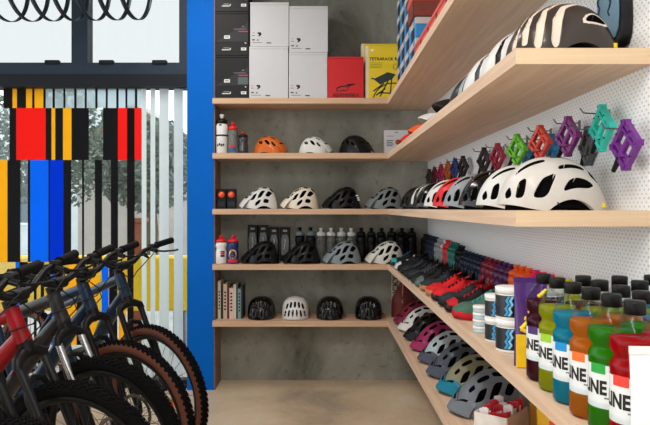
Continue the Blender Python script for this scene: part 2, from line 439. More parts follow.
strips([('w', 418, 432), ('w', 444, 458), ('w', 470, 498), ('w', 513, 540)], 0.07, zr[0])

# ------------------------------------------------------------------ outside
struct('ground', MB().bbox((-30, 5.05, -0.16), (14, 60, -0.06)), mat('pavement', (168, 166, 162), 0.8, scale=3, noise=0.15))
def building(name, label, x0, x1, y, h, c, roof=None):
    t = thing(name, label, 'building', ((x0 + x1) / 2, y, -0.06)); hw = (x1 - x0) / 2
    MB().bbox((-hw, 0, 0), (hw, 5, h)).build('facade', mat(name + label[:6], c, 0.8, scale=2, noise=0.08), t)
    n = max(2, int(hw)); 
    for fl in range(int(h // 2.9)):
        for i in range(n):
            x = -hw + (i + 0.5) * 2 * hw / n
            f = MB().bbox((x - 0.5, -0.05, 0.9 + fl * 2.9), (x + 0.5, 0.02, 2.2 + fl * 2.9)).build('window', WHITE, t)
            MB().bbox((x - 0.44, -0.06, 0.96 + fl * 2.9), (x + 0.44, -0.05, 2.14 + fl * 2.9)).build('glazing', mat('dark_pane', (70, 84, 96), 0.15), f)
    if roof: MB().prism([(-hw - .3, h), (hw + .3, h), (0, h + 1.0)], -0.3, 5.3).build('roof', mat('roof_tile', roof, 0.8), t)
building('town_house', 'pale grey street building seen through the clear gaps of the vinyl', -13.0, -5.2, 19, 4.4, (196, 204, 206))
building('town_house', 'low beige house with brown roof behind the white vinyl strips', -5.0, -2.6, 13, 2.5, (176, 168, 160), (132, 92, 78))
t = thing('street_barrier', 'bright yellow barrier standing outside the window', 'barrier', (-2.45, 6.1, -0.06))
MB().rbox((-1.3, -0.1, 0.42), (1.28, 0.1, 0.94), 0.02).build('board', mat('yellow_paint', (255, 206, 30), 0.5), t)
for x in (-1.1, 1.1): MB().rbox((x - 0.06, -0.08, 0), (x + 0.06, 0.08, 0.42), 0.01).build('foot', STEEL, t)
def tree(label, x, y, h, r, c):
    t = thing('street_tree', label, 'tree', (x, y, -0.06), 0, 'trees across the street')
    MB().sweep([(0, 0, 0), (0.05, 0, h * .35), (0.0, 0.05, h * .65)], [0.14, 0.11, 0.06], 8).build('trunk', mat('bark', (86, 72, 60), 0.9), t)
    b = MB(); rnd = random.Random(int(x * 10))
    for i in range(4200):
        d = Vector((rnd.gauss(0, 1), rnd.gauss(0, 1), rnd.gauss(0, 1))).normalized() * r * rnd.random() ** 0.4
        p = Vector((0, 0, h * .68)) + Vector((d.x, d.y, d.z * 0.9)); a = Vector((rnd.gauss(0, 1), rnd.gauss(0, 1), rnd.gauss(0, 1))).normalized(); q = a.orthogonal().normalized(); sz = 0.055
        b.add([p - a * sz, p + q * sz * .5, p + a * sz, p - q * sz * .5], [(0, 1, 2, 3)])
    b.build('foliage', mat('leaf_green' + label[:4], c, 0.7), t)
tree('leafy green street tree seen through the clear strips beside the blue vinyl', -4.6, 10.8, 3.6, 1.2, (84, 98, 84))
tree('small grey-green street tree seen behind the black vinyl strips', -2.55, 9.3, 3.0, 0.8, (100, 110, 100))
t = thing('timber_post', 'reddish brown timber post outside behind the white vinyl strips', 'post', (X_(139, 6.5), 6.5, -0.06))
MB().rbox((-0.06, -0.06, 0), (0.06, 0.06, 1.25), 0.01).build('shaft', mat('red_brown_wood', (134, 72, 48), 0.7), t)
MB().rbox((-0.08, -0.08, 1.25), (0.08, 0.08, 1.30), 0.01).build('cap', mat('red_brown_wood'), t)

# coil hanging inside the high window
b = MB(); A = math.radians(-3.0); ax = Vector((math.cos(A), math.sin(A), 0)); n1 = Vector((-math.sin(A), math.cos(A), 0)); n2 = Vector((0, 0, 1)); pts = []
TURNS = 7.4; LEN = 1.10; C0 = Vector((X_(-10, 4.32), 4.32, 2.84))
NP = 420; rings = []
for i in range(NP + 1):
    q = 2 * PI * TURNS * i / NP; c = C0 + ax * (LEN * i / NP); R = 0.22
    o_ = n1 * math.cos(q) + n2 * math.sin(q); p = c + o_ * R
    wv = ax * 0.016; th = o_ * 0.002
    rings.append([p - wv - th, p + wv - th, p + wv + th, p - wv + th])
b.grid(rings, 0, True, False, True)
tag(b.build('hanging_coil', mat('coil_band', (40, 52, 62), 0.3, 0.5)), 'dark spiral band coil hanging across the high window', 'coil')

# ------------------------------------------------------------------ helmets
def sm(x): x = max(0.0, min(1.0, x)); return x * x * (3 - 2 * x)
# vents: (s, |t|, half s, half t, lean of s with t, lean of t with s); bands: polylines (s, t, half width); slots: front-view (y, z, half y, half z, lean)
STY = {
    'trail': dict(c=.60, pf=1.75, pb=2.9, L=.250, W=.205, H=.165, arch=.022, drop=.02, n=3.8,
                  vents=[(.30, .60, .064, .115, -.40, 0), (.52, .60, .070, .140, -.45, 0), (.74, .58, .062, .14, -.40, 0), (.38, .23, .088, .075, 0, .15), (.61, .22, .085, .08, 0, .1), (.82, .24, .055, .10, 0, 0),
                         (.42, .875, .075, .055, -.3, -.1), (.66, .875, .075, .06, -.3, 0), (.20, .30, .042, .08, 0, 0)]),
    'road': dict(c=.50, pf=2.3, pb=2.3, L=.285, W=.200, H=.150, arch=.030, drop=.035, n=3.4,
                 vents=[(.62, .49, .130, .048, 0, -.35), (.35, .76, .068, .135, -.42, 0), (.150, .72, .036, .17, -.12, 0), (.665, .79, .105, .080, -.5, -.35), (.055, .64, .020, .18, 0, 0), (.27, .27, .13, .055, 0, .12), (.57, .16, .12, .05, 0, 0), (.85, .40, .05, .10, 0, 0)]),
    'city': dict(c=.50, pf=2.6, pb=2.6, L=.27, W=.205, H=.160, sx=.80, cx=.62, arch=.012, drop=.01, n=3.2,
                 vents=[(.58, .16, .09, .07, 0, 0), (.58, .46, .09, .07, 0, 0), (.80, .2, .05, .09, 0, 0)],
                 slots=[(.0, .70, .085, .125, 0), (.29, .68, .08, .125, .25), (.56, .62, .07, .12, .5), (.15, .33, .07, .15, .10), (.43, .31, .07, .15, .25), (.70, .29, .06, .14, .35)]),
    'kids': dict(c=.54, pf=1.9, pb=2.5, L=.255, W=.195, H=.146, arch=.012, drop=.012, n=2.4,
                 vents=[(.30, .66, .055, .085, -.5, 0), (.50, .64, .062, .11, -.5, 0), (.71, .62, .055, .11, -.4, 0), (.36, .30, .08, .045, 0, .1), (.60, .28, .08, .05, 0, 0)]),
    'ribbed': dict(c=.52, pf=2.2, pb=2.4, L=.285, W=.205, H=.155, arch=.028, drop=.03, n=2.6,
                   vents=[(.74, .62, .070, .085, -.45, -.5)],
                   bands=[[(.10, .86, .020), (.12, .55, .026), (.19, .28, .018), (.38, .12, .010), (.6, .06, .006)], [(.20, .90, .032), (.235, .62, .034), (.30, .36, .020), (.46, .22, .011), (.62, .18, .006)],
                          [(.345, .88, .036), (.375, .66, .042), (.45, .44, .024), (.60, .31, .013), (.78, .30, .010)], [(.03, .80, .012), (.045, .5, .016), (.09, .25, .012), (.2, .08, .006)]]),
}
STY['channel'] = dict(STY['ribbed'], bands=STY['ribbed']['bands'][:3], vents=[(.74, .62, .070, .085, -.45, -.5), (.60, .56, .05, .10, -.4, 0)])
def helmet_surf(S, s, t, k=1.0):
    c = S['c']; a = (c - s) / c if s < c else (s - c) / (1 - c); a = min(1, abs(a))
    h = S['H'] * k * max(0, 1 - a ** (S['pf'] if s < c else S['pb'])) ** 0.55
    e = min(1, abs(s - .53) / .53); wd = S['W'] / 2 * k * max(0, 1 - e ** 2.5) ** 0.5
    q = t * PI / 2; sn, cs = math.sin(q), math.cos(q)
    y = wd * math.copysign(abs(sn) ** S.get('sx', .88), sn); fz = abs(cs) ** S.get('cx', .80)
    ar = S['arch'] * max(0, 1 - ((s - .60) / .22) ** 2)
    base = ar + S['drop'] * 0.6 * (1 - sm(s / .35)) * 0.8
    z = base + max(0, h - base) * fz
    return Vector((S['L'] * k * (.5 - s), y, z))
def ventf(S, s, t):
    """(mask value, kind): positive inside an opening; kind 1 opening, 2 channel"""
    best, kind = -9, 1
    at = abs(t); n = S['n']
    for (s0, t0, ds, dt, sl, tl) in S['vents']:
        u = (s - s0 - sl * (at - t0)) / ds; v = (at - t0 - tl * (s - s0)) / dt
        if abs(u) > 3 or abs(v) > 3: continue
        f = 1 - (abs(u) ** n + abs(v) ** n) ** (1 / n)
        if f > best: best, kind = f, 1
    for bd in S.get('bands', ()):
        for (a, b_) in zip(bd[:-1], bd[1:]):
            ax_, ay, bx, by = a[0], a[1] * .45, b_[0], b_[1] * .45; px, py = s - ax_, at * .45 - ay; dx, dy = bx - ax_, by - ay
            q = max(0, min(1, (px * dx + py * dy) / (dx * dx + dy * dy))); d = math.hypot(px - q * dx, py - q * dy); wv = a[2] + (b_[2] - a[2]) * q
            f = (wv - d) / .035
            if f > best: best, kind = f, 2
    if 'slots' in S and s < S['c']:
        p = helmet_surf(S, s, t); y, z = abs(p.y) / (S['W'] / 2), p.z / S['H']
        for (y0, z0, hy, hz, ln) in S['slots']:
            u = (y - y0 + ln * (z - z0)) / hy; v = (z - z0) / hz
            f = 1 - (abs(u) ** n + abs(v) ** n) ** (1 / n)
            if f > best: best, kind = f, 1
    return best, kind
def helmet(style, label, shell, inner, loc, heading, visor=None, accent=None, group=None, res=1.0, size=1.0, strap=None, name='bicycle_helmet', badge=None, vis=(.06, .1), tilt=0.0, roll=0.0):
    S = dict(STY[style])
    for q in ('L', 'W', 'H'): S[q] *= size
    root = thing(name, label, 'helmet', loc, math.radians(heading), group)
    root.rotation_euler = (math.radians(roll), math.radians(tilt), math.radians(heading))
    nu, nt = int(62 * res), int(60 * res)
    def st(i, j): return .5 - .5 * math.cos(PI * (0.012 + .976 * i / nu)), -1 + 2 * j / nt
    def F(i, j):
        s_, t_ = st(i, j); return ventf(S, s_, t_)[0]
    P = []; FV = []; KV = []
    for i in range(nu + 1):
        row = []; fr_ = []; kr = []
        for j in range(nt + 1):
            s_, t_ = st(i, j); f, kd = ventf(S, s_, t_); I, J = float(i), float(j)
            if -.5 < f < .5 and 0 < i < nu and 0 < j < nt:
                ok = True
                for _ in range(3):
                    e = .05; f0 = F(I, J); gi = (F(I + e, J) - F(I - e, J)) / (2 * e); gj = (F(I, J + e) - F(I, J - e)) / (2 * e); g2 = gi * gi + gj * gj
                    if g2 < 1e-8: ok = False; break
                    I -= f0 * gi / g2; J -= f0 * gj / g2
                    if abs(I - i) > .56 or abs(J - j) > .56: ok = False; break
                if ok: f = 0.0
                else: I, J = float(i), float(j)
                s_, t_ = st(I, J)
            p = helmet_surf(S, s_, t_)
            if f > 0:
                ctr = Vector((p.x * .8, 0, .02)); dr = (ctr - p); p = p + dr.normalized() * min(.020 if kd == 1 else .007, dr.length * .5)
            row.append(p); fr_.append(f); kr.append(kd)
        P.append(row); FV.append(fr_); KV.append(kr)
    b = MB(); b.grid(P, 0, True)
    k = 0
    for i in range(nu):
        for j in range(nt):
            q = (FV[i][j], FV[i + 1][j], FV[i][j + 1], FV[i + 1][j + 1]); mx_, mn_ = max(q), min(q)
            if mn_ >= -.02 and (mx_ > 0 or mn_ >= 0):
                kd = max((FV[a][c_], KV[a][c_]) for a in (i, i + 1) for c_ in (j, j + 1))[1]
                b.m[k] = 2 if (kd == 2 and accent is not None) else 1
            elif accent is not None and mx_ <= 0 and mx_ > -.28 and KV[i][j] == 1: b.m[k] = 2
            k += 1
    # rolled rim: join the outer edge to an inner edge
    for side in (0, -1):
        e = [r[side] for r in P]; inn = [Vector((p.x * .93, p.y * .86, p.z + .001)) for p in e]
        b.grid([e, inn], 0, True, flip=(side == 0))
    b.build('shell', [shell, inner] + ([accent] if accent is not None else []), root)
    # foam liner under the shell
    nl = 16; Q = []
    for i in range(nl + 1):
        s = .5 - .5 * math.cos(PI * (0.03 + .94 * i / nl)); Q.append([helmet_surf(dict(S, arch=S['arch'] * .3, drop=0), s, -1 + 2 * j / 14, 0.85) for j in range(15)])
    l = MB(); l.grid(Q)
    l.add([(p.x, p.y, max(p.z, .0015)) for p in [r[0] for r in Q] + [r[-1] for r in Q][::-1]], [tuple(range(2 * (nl + 1)))])
    l.build('foam_liner', inner, root)
    if visor is not None:
        ln, slp, sb0 = (tuple(vis) + (.115,))[:3]; vb = MB(); up = []; nw, nv = 8, 24
        for i in range(nw + 1):
            wv = i / nw; row = []
            for j in range(nv + 1):
                v = -1 + 2 * j / nv
                p = helmet_surf(S, sb0 + (.15 if sb0 > .1 else .20) * v * v, v * (.60 if sb0 > .1 else .80)) + Vector((.002, 0, .004))
                tip = Vector((S['L'] * .5 + ln * (1 - .70 * v * v) - (0 if sb0 > .1 else .035 * v * v), v * S['W'] * (.40 if sb0 > .1 else .43), .030 + slp * .1 - (.022 if sb0 > .1 else .012) * v * v))
                q = p.lerp(tip, wv); q.z += .010 * math.sin(PI * wv); row.append(q)
            up.append(row)
        def hole(i, j): return i in (1, 2) and (3 <= j <= 9 or 14 <= j <= 20)
        vb.grid(up, 0, True); lo = [[q - Vector((0, 0, .005)) for q in r] for r in up]; vb.grid(lo, 0, True, flip=True)
        for base in (0, nw * nv):
            for i in range(nw):
                for j in range(nv):
                    if hole(i, j): vb.m[base + i * nv + j] = 1
        vb.grid([up[-1], lo[-1]]); vb.grid([[r[0] for r in up], [r[0] for r in lo]]); vb.grid([[r[-1] for r in up], [r[-1] for r in lo]])
        vb.build('visor', [visor, inner], root)
    if strap is not None:
        for sy in (-1, 1):
            a = helmet_surf(S, .45, sy * .99); c_ = helmet_surf(S, .72, sy * .99); m_ = Vector(((a.x + c_.x) / 2 + .01, a.y * .7, .004))
            MB().sweep([a, a.lerp(m_, .6) , m_], .005, 6, flat=.4).build('strap', strap, root)
    # rear adjuster dial
    rp = helmet_surf(S, .97, 0.0)
    MB().lathe([(0, -.006), (.012, -.006), (.012, .006), (0, .006)], 12, ax='x', c=(rp.x + .02, 0, max(.018, rp.z * .5))).build('adjuster_dial', BLACK, root)
    if badge is not None:
        p = helmet_surf(S, badge[0], badge[1]); q = helmet_surf(S, badge[0] + .01, badge[1]); 
        MB().sweep([p + Vector((0, math.copysign(.0012, badge[1]), -.006)), p + Vector((0, math.copysign(.0012, badge[1]), .006))], .006, 10).build('badge', badge[2], root)
    return root

def hm(name, c, rough=.45, coat=.15, **k): return mat('helmet_' + name, c, rough, coat=coat * .6, noise=.03, spec=.3, **k)
H_OR = hm('orange', (206, 104, 36), .35, .4); H_WH = hm('white', (214, 215, 214), .45); H_BK = hm('black', (15, 16, 18), .45); H_BG = hm('black_gloss', (8, 9, 11), .2, .6)
H_CR = hm('cream', (222, 214, 200)); H_GY = hm('grey', (112, 120, 122)); H_SL = hm('slate', (126, 138, 146)); H_LG = hm('light_grey', (206, 206, 200))
H_RD = hm('red', (216, 36, 40)); H_CG = hm('cool_grey', (142, 150, 158)); H_MAR = hm('maroon', (116, 26, 56)); H_MAG = hm('magenta', (150, 36, 90))
H_LB = hm('pale_blue_grey', (168, 184, 190)); H_DS = hm('dark_slate', (70, 78, 92)); H_OL = hm('olive', (132, 130, 104)); H_TL = hm('teal', (0, 118, 146)); H_MG = hm('mid_grey', (108, 116, 126))
H_BR = hm('warm_black', (58, 50, 46), .3, .4); CREAMV = mat('cream_channel', (226, 212, 198), .6); H_PW = hm('pearl', (204, 202, 198), .45, .2)
YEL = mat('yellow_badge', (240, 210, 30), .5, noise=0)

Y0 = 4.745
g = 'kids helmets on the back run of the second shelf'
z = ZS[1]
helmet('kids', 'metallic orange kids helmet on the second shelf beside the water bottles', H_OR, FOAM, (X_(270.5, Y0), Y0, z), -14, H_OR, group=g, vis=(.006, 0), res=1.2, size=.96)
helmet('kids', 'white kids helmet between the orange helmet and the black one', H_WH, FOAM, (X_(315, Y0), Y0, z), -14, H_WH, group=g, vis=(.020, 0), res=1.2, size=.92)
helmet('kids', 'black kids helmet beside the white card box on the second shelf', H_BK, FOAM, (X_(355.5, Y0), Y0, z), -50, H_BK, group=g, vis=(.008, 0), res=1.2)
g = 'visored helmets on the back run of the third shelf'; z = ZS[2]
def back(px, label, sh, vi, yb, w_=.036, res=1.3, tilt=0, **k):
    return helmet('trail', label, sh, FOAM, (X_(px, yb), yb, z), 186, vi, group=g, res=res, vis=(w_, 0), **k)
back(260.5, 'white trail helmet with visor, next to the orange-fronted light packs', H_WH, H_WH, Y0)
back(301.5, 'cream trail helmet with visor between the white helmet and the black one', H_CR, H_CR, Y0)
r = back(343, 'black trail helmet with visor and white rear lettering on the third shelf', H_BK, H_BK, Y0)
for k, (dx, dz) in enumerate(((-.094, .098), (-.103, .082), (-.107, .066))):
    MB().rbox((dx - .008, .062 - k * .004, dz - .005), (dx + .008, .082 - k * .004, dz + .005), .002).build('printed_mark', WINK, r)
back(385.2, 'dark grey trail helmet with visor at the corner end of the third shelf back run', H_GY, H_GY, Y0, .03)
g = 'visored helmets in front of the bottles on the fourth shelf'; z = ZS[3]; Y1 = 4.715
back(262, 'black visored helmet in front of the four black hanging packs', H_BK, H_BK, Y1)
back(303, 'black visored helmet in front of the two grey-collared bottles', H_BK, H_BK, Y1)
back(343.5, 'slate grey visored helmet in front of the clear bottles with white tops', H_SL, H_SL, Y1)
back(386, 'off-white visored helmet in front of the black bottles, beside the first shoes', H_LG, H_LG, Y1)
g = 'front-facing helmets on the lowest shelf'; z = ZS[4]; Y2 = 4.76
helmet('city', 'glossy black round helmet nearest the books', H_BG, BLACKG, (X_(261.5, Y2), Y2, z), 270, group=g, res=1.2)
helmet('city', 'white slotted round helmet facing the room on the lowest shelf', H_WH, FOAM, (X_(295.5, Y2), Y2, z), 270, group=g, res=1.6)
helmet('city', 'glossy black round helmet just beyond the white slotted one', H_BG, BLACKG, (X_(330, Y2), Y2, z), 270, group=g, res=1.2)
helmet('city', 'glossy black round helmet nearest the inner corner of the lowest shelf', H_BG, BLACKG, (X_(368.5, Y2), Y2, z), 270, group=g, res=1.2)

# right-hand run: fronts towards the aisle
g = 'helmets in the row on the eye-level shelf along the pegboard'; z = ZS[2]; XC = .660
helmet('road', 'large pearl white road helmet with yellow badge at the near end of the eye-level shelf', H_PW, FOAM, (XC, 1.83, z), 180, group=g, res=2.4, badge=(.925, .93, YEL), strap=BLACKM, size=1.03)
helmet('road', 'white road helmet right behind the large pearl white one', H_WH, FOAM, (XC, 2.10, z), 180, group=g, res=1.7)
helmet('road', 'gloss black road helmet between the white and the cool grey ones', H_BG, FOAM, (XC, 2.375, z), 180, group=g, res=1.5)
helmet('road', 'cool grey road helmet between the black and the red helmets', H_CG, FOAM, (XC, 2.67, z), 180, group=g, res=1.5)
helmet('road', 'bright red road helmet on the eye-level shelf', H_RD, FOAM, (XC, 2.93, z), 180, group=g, res=1.4)
helmet('road', 'white road helmet just beyond the red one', H_WH, FOAM, (XC, 3.18, z), 180, group=g, res=1.3)
helmet('road', 'gloss black road helmet beyond the white one next to the red', H_BG, FOAM, (XC, 3.50, z), 180, group=g)
helmet('channel', 'black and white striped helmet near the corner of the eye-level shelf', H_BK, FOAM, (XC, 3.86, z), 180, accent=H_WH, group=g, res=1.3)
helmet('road', 'plain black helmet deepest in the corner of the eye-level shelf', H_BK, FOAM, (XC + .01, 4.24, z), 180, group=g)

g = 'helmets in the row on the second shelf along the pegboard'; z = ZS[1]
helmet('ribbed', 'warm black ribbed helmet with cream channels at the near end of the second shelf', H_BR, FOAM, (XC - .008, 1.735, z), 180, accent=CREAMV, group=g, res=2.6, badge=(.93, .84, YEL), size=.995)
helmet('channel', 'white helmet with black channels right behind the warm black ribbed one', H_WH, FOAM, (XC, 2.00, z), 180, accent=H_BK, group=g, res=1.8, size=1.06)
helmet('channel', 'white and slate ribbed helmet third from the near end of the second shelf', H_WH, FOAM, (XC, 2.26, z), 180, accent=H_DS, group=g, res=1.5, size=1.06)
helmet('channel', 'black helmet with pale blue channels on the second shelf', H_BK, FOAM, (XC, 2.56, z), 180, accent=H_LB, group=g, res=1.3)
helmet('trail', 'black trail helmet with black visor beside the pale blue channelled one', H_BK, FOAM, (XC + .03, 2.93, z), 180, H_BK, group=g, vis=(.05, .5))
helmet('trail', 'black trail helmet with white visor on the second shelf', H_BK, FOAM, (XC + .03, 3.35, z), 180, H_WH, group=g, vis=(.05, .5))
helmet('trail', 'orange and black visored helmet near the white card box in the corner', hm('bright_orange', (232, 92, 30)), FOAM, (XC + .03, 3.75, z), 180, hm('bright_orange', (232, 92, 30)), group=g, vis=(.05, .3))
helmet('trail', 'green and red visored helmet deepest on the second shelf side run', hm('moss', (72, 96, 60)), FOAM, (XC + .03, 4.18, z), 180, H_RD, group=g, vis=(.045, .2))

g = 'trail helmets on the lowest shelf along the side run'; z = ZS[4]
def low(Y, label, sh, vi, inner=FOAM, res=1.4, hd=184, **k):
    return helmet('trail', label, sh, inner, (.672, Y, z), hd, vi, group=g, res=res, vis=(.034, -.05, .035), strap=None, **k)
low(2.55, 'mid grey trail helmet beside the carton of red sachets, nearest on the lowest shelf', H_MG, H_MG, res=2.2, size=1.04)
low(2.83, 'olive trail helmet with bright teal visor', H_OL, H_TL, res=1.8)
low(3.10, 'dark slate trail helmet between the olive and the pale blue-grey ones', H_DS, H_DS, res=1.6)
low(3.38, 'pale blue-grey trail helmet with dark visor on the lowest shelf', H_LB, H_DS, res=1.5)
low(3.67, 'magenta trail helmet between the pale blue-grey and the black ones', H_MAG, H_MAG)
low(3.96, 'black trail helmet between the white and the magenta ones on the lowest shelf', H_BK, H_BK)
low(4.24, 'white trail helmet near the corner of the lowest shelf', H_WH, H_WH)
low(4.50, 'maroon trail helmet deepest in the corner of the lowest shelf', H_MAR, H_MAR)

# ------------------------------------------------------------------ bottles
def bottle(label, loc, body, cap, h=.20, r=.036, nozzle=None, group=None, rz=0.0, waist=True, cat='bottle', name='water_bottle', n=18):
    t = thing(name, label, cat, loc, rz, group); hb = h * .76
    pr = [(0, 0), (r * .88, 0), (r, .006)]
    if waist: pr += [(r, hb * .56), (r * .90, hb * .63), (r * .90, hb * .72), (r, hb * .80)]
    pr += [(r, hb * .9), (r * .86, hb), (r * .8, hb), (0, hb)]
    MB().lathe(pr, n).build('body', body, t)
    hc = h * .11
    MB().lathe([(0, hb), (r * .93, hb), (r * .93, hb + hc * .7), (r * .70, hb + hc), (r * .36, hb + hc * 1.25), (0, hb + hc * 1.25)], n).build('cap', cap, t)
    z1 = hb + hc * 1.2
    MB().lathe([(r * .30, z1), (r * .30, z1 + (h - z1) * .45), (r * .42, z1 + (h - z1) * .55), (r * .38, h), (0, h)], 12).build('nozzle', nozzle or cap, t)
    return t
B_BK = mat('bottle_black', (14, 15, 18), .45, spec=.3); B_NV = mat('bottle_navy', (18, 34, 58), .4, spec=.35); B_GY = mat('bottle_grey', (150, 158, 162), .35); B_WH = mat('bottle_white', (228, 230, 230), .4)
B_RD = mat('bottle_red', (222, 30, 36), .4); B_TL = mat('bottle_teal', (10, 116, 106), .4); B_MR = mat('bottle_maroon', (122, 22, 48), .35); B_PU = mat('bottle_purple', (76, 26, 84), .35)
B_OR = mat('bottle_orange', (252, 98, 30), .45); B_PK = mat('bottle_pink', (246, 24, 122), .45); B_YL = mat('bottle_yellow', (240, 236, 20), .45); B_CL = mat('bottle_smoke_clear', (176, 182, 178), .25, trans=.75, noise=0)
B_DG = mat('collar_grey', (122, 140, 150), .4)
z = ZS[3]; YBt = 4.862
for i, px in enumerate((299.8, 310.7)):
    L_ = ('black bottle with grey collar next to the black hanging packs', 'black bottle with grey collar next to the clear bottles')[i]
    t = bottle(L_, (X_(px, YBt), YBt, z), B_BK, B_DG, .262, .0365, BLACK, 'grey-collared bottles on the fourth shelf')
src = None
for i, px in enumerate((321, 331, 341.3, 351.2)):
    L_ = 'clear bottle with white top, %s from the grey-collared bottles' % ORD[i]; p = (X_(px, YBt), YBt, z); g = 'clear bottles with white tops'
    src = bottle(L_, p, B_CL, B_WH, .258, .0365, B_WH, g) if i == 0 else dup(src, p, 0, L_, g)
src = None
for i, px in enumerate((361.3, 371.3, 381.4, 391.6, 402, 412)):
    L_ = 'black bottle against the concrete wall, %s from the clear ones' % ORD[i]; p = (X_(px, YBt), YBt, z); g = 'black bottles against the concrete wall'
    src = bottle(L_, p, B_BK, B_BK, .258, .0365, None, g) if i == 0 else dup(src, p, 0, L_, g)
# row along the pegboard
seq = [('black', B_BK, 4, .215), ('navy', B_NV, 4, .212), ('grey', B_GY, 4, .205), ('red', B_RD, 2, .212), ('teal', B_TL, 3, .208), ('black', B_BK, 2, .20),
       ('dark navy', B_NV, 6, .178), ('maroon', B_MR, 3, .178), ('purple', B_PU, 3, .178), ('orange', B_OR, 3, .182), ('pink', B_PK, 3, .182), ('yellow', B_YL, 3, .182)]
Y = 4.80; n_ = 0
for ci, (cn, cm, cnt, hh) in enumerate(seq):
    src = None
    for i in range(cnt):
        where = 'beside the navy ones' if ci == 0 else 'beside the teal ones' if ci == 5 else 'counting from the corner'
        L_ = '%s water bottle on the pegboard side, %s of its colour, %s' % (cn, ORD[i], where)
        r_ = .0345 if ci < 6 else .0355; p = (.790, Y, z); g = 'water bottles lined up along the pegboard'
        cap = B_WH if (cn == 'grey' and i == 3) else cm
        if src is None or cap is not cm: src = bottle(L_, p, cm, cap, hh, r_, None, g)
        else: src = dup(src, p, 0, L_, g)
        Y -= .0715 if ci < 6 else .0745
print('bottle row ends', Y)
# single bottles on the far end of the back shelves
t = bottle('white water bottle with red top and small dark stripe mark, beside the yellow-badged one', (X_(221.2, 4.67), 4.67, z), B_WH, B_RD, .208, .041, B_RD, 'printed bottles by the blue column', n=24)
for k, (m_, z0) in enumerate(((RINK, .070), (mat('navy_ink', (24, 44, 96), .5), .052), (INK, .088))):
    band(.0414, z0, z0 + .016 - (k == 2) * .008, -1.55, -.75, m_, t, 'printed_stripe', 10)
t = bottle('navy water bottle with yellow round badge, red band and red top', (X_(233, 4.67), 4.67, z), mat('bottle_blue', (22, 52, 110), .4), B_RD, .208, .041, B_RD, 'printed bottles by the blue column', n=24)
band(.0414, .012, .036, -2.6, -.4, RINK, t, 'printed_band', 16)
b = MB(); b.add([(.0416 * math.cos(-1.5 + .030 * math.cos(q) / .0416), .0416 * math.sin(-1.5 + .030 * math.cos(q) / .0416), .072 + .034 * math.sin(q)) for q in [2 * PI * i / 20 for i in range(20)]], [tuple(range(20))])
b.build('yellow_badge', mat('badge_yellow', (250, 200, 20), .5), t)
band(.0419, .066, .080, -1.9, -1.2, mat('navy_ink', (24, 44, 96), .5), t, 'badge_mark', 10); band(.0419, .058, .066, -1.8, -1.35, RINK, t, 'badge_mark', 10)
z = ZS[1]; yb = 4.68
t = bottle('tall white flask with black top and black middle band beside the blue column', (X_(222.0, yb), yb, z), B_WH, B_BK, .292, .043, B_WH, n=24, waist=False)
band(.0437, .128, .140, -PI, PI, BLACK, t, 'middle_band', 32)
band(.0438, 0.052, 0.068, -2.35, -2.07, INK, t, 'printed_mark', 6)
band(.0438, 0.058, 0.076, -2.00, -1.72, INK, t, 'printed_mark', 6)
band(.0438, 0.052, 0.070, -1.65, -1.37, INK, t, 'printed_mark', 6)
band(.0438, 0.056, 0.072, -1.30, -1.02, INK, t, 'printed_mark', 6)
band(.0437, .205, .216, -1.9, -1.5, INK, t, 'printed_mark', 8)
t = bottle('clear grey bottle with red top and red and blue print on the second shelf', (X_(233, yb), yb, z), B_CL, B_RD, .232, .038, B_RD, n=24)
band(.0386, .045, .062, -2.2, -1.0, RINK, t, 'printed_band', 12); band(.0386, .018, .045, -2.0, -.95, mat('print_blue', (30, 84, 150), .5), t, 'printed_patch', 12)
t = bottle('short dark bottle with red top beside the orange helmet', (X_(243.2, yb), yb, z), mat('bottle_charcoal', (52, 54, 60), .3, coat=.3), B_BK, .163, .037, B_RD, n=24)
band(.0376, .02, .08, -1.75, -1.5, GINK, t, 'printed_mark', 6)

# sports drinks
def drink(label, loc, liq, capm, group, col_label=None, rz=0.0):
    t = thing('sports_drink_bottle', label, 'drink bottle', loc, rz, group); r = .041
    out = [(0, .002), (r * .80, 0), (r, .008), (r, .055), (r * .965, .062), (r * .965, .128), (r, .136), (r * 1.0, .146), (r * .84, .154), (r * .84, .160), (r * 1.0, .170), (r * 1.0, .186), (r * .93, .198), (r * .62, .222), (r * .42, .230), (r * .40, .236)]
    MB().lathe(out, 28).build('clear_shell', CLEARP, t)
    k = .972; inn = [(x * k, zz + .001) for x, zz in out if zz <= .187]; inn += [(r * .955, .190), (0, .190)]
    MB().lathe(inn, 28).build('liquid', liq, t)
    MB().lathe([(0, .230), (r * .43, .230), (r * .43, .250), (r * .40, .253), (0, .253)], 20).build('cap', capm, t)
    lb = band(r * .975, .050, .128, -PI, PI, mat('drink_label', (222, 228, 230), .5, noise=.02), t, 'paper_label', 40)
    if col_label is not None:
        band(r * .981, .112, .130, -3.0, -2.25, col_label, t, 'colour_patch', 12)
        text_round('LINE', .034, INK, t, r * .984, .086, -2.86, .0014, sx=.78)
        band(r * .981, .100, .108, -1.25, -.95, INK, t, 'small_mark', 5)
        band(r * .981, .068, .071, -2.3, -1.6, GINK, t, 'small_print', 6)
    return t
LQ = {n: mk_liquid('liquid_' + n, c) for n, c in {'purple': (104, 14, 50), 'lime': (222, 226, 0), 'blue': (0, 190, 228), 'orange': (255, 152, 8), 'green': (70, 190, 0), 'red': (236, 0, 16)}.items()}
PC = {'purple': (70, 40, 110), 'lime': (150, 200, 40), 'blue': (0, 140, 210), 'orange': (246, 110, 40), 'green': (30, 160, 60), 'red': (236, 60, 50)}
g = 'sports drink bottles on the fourth shelf'; z = ZS[3]
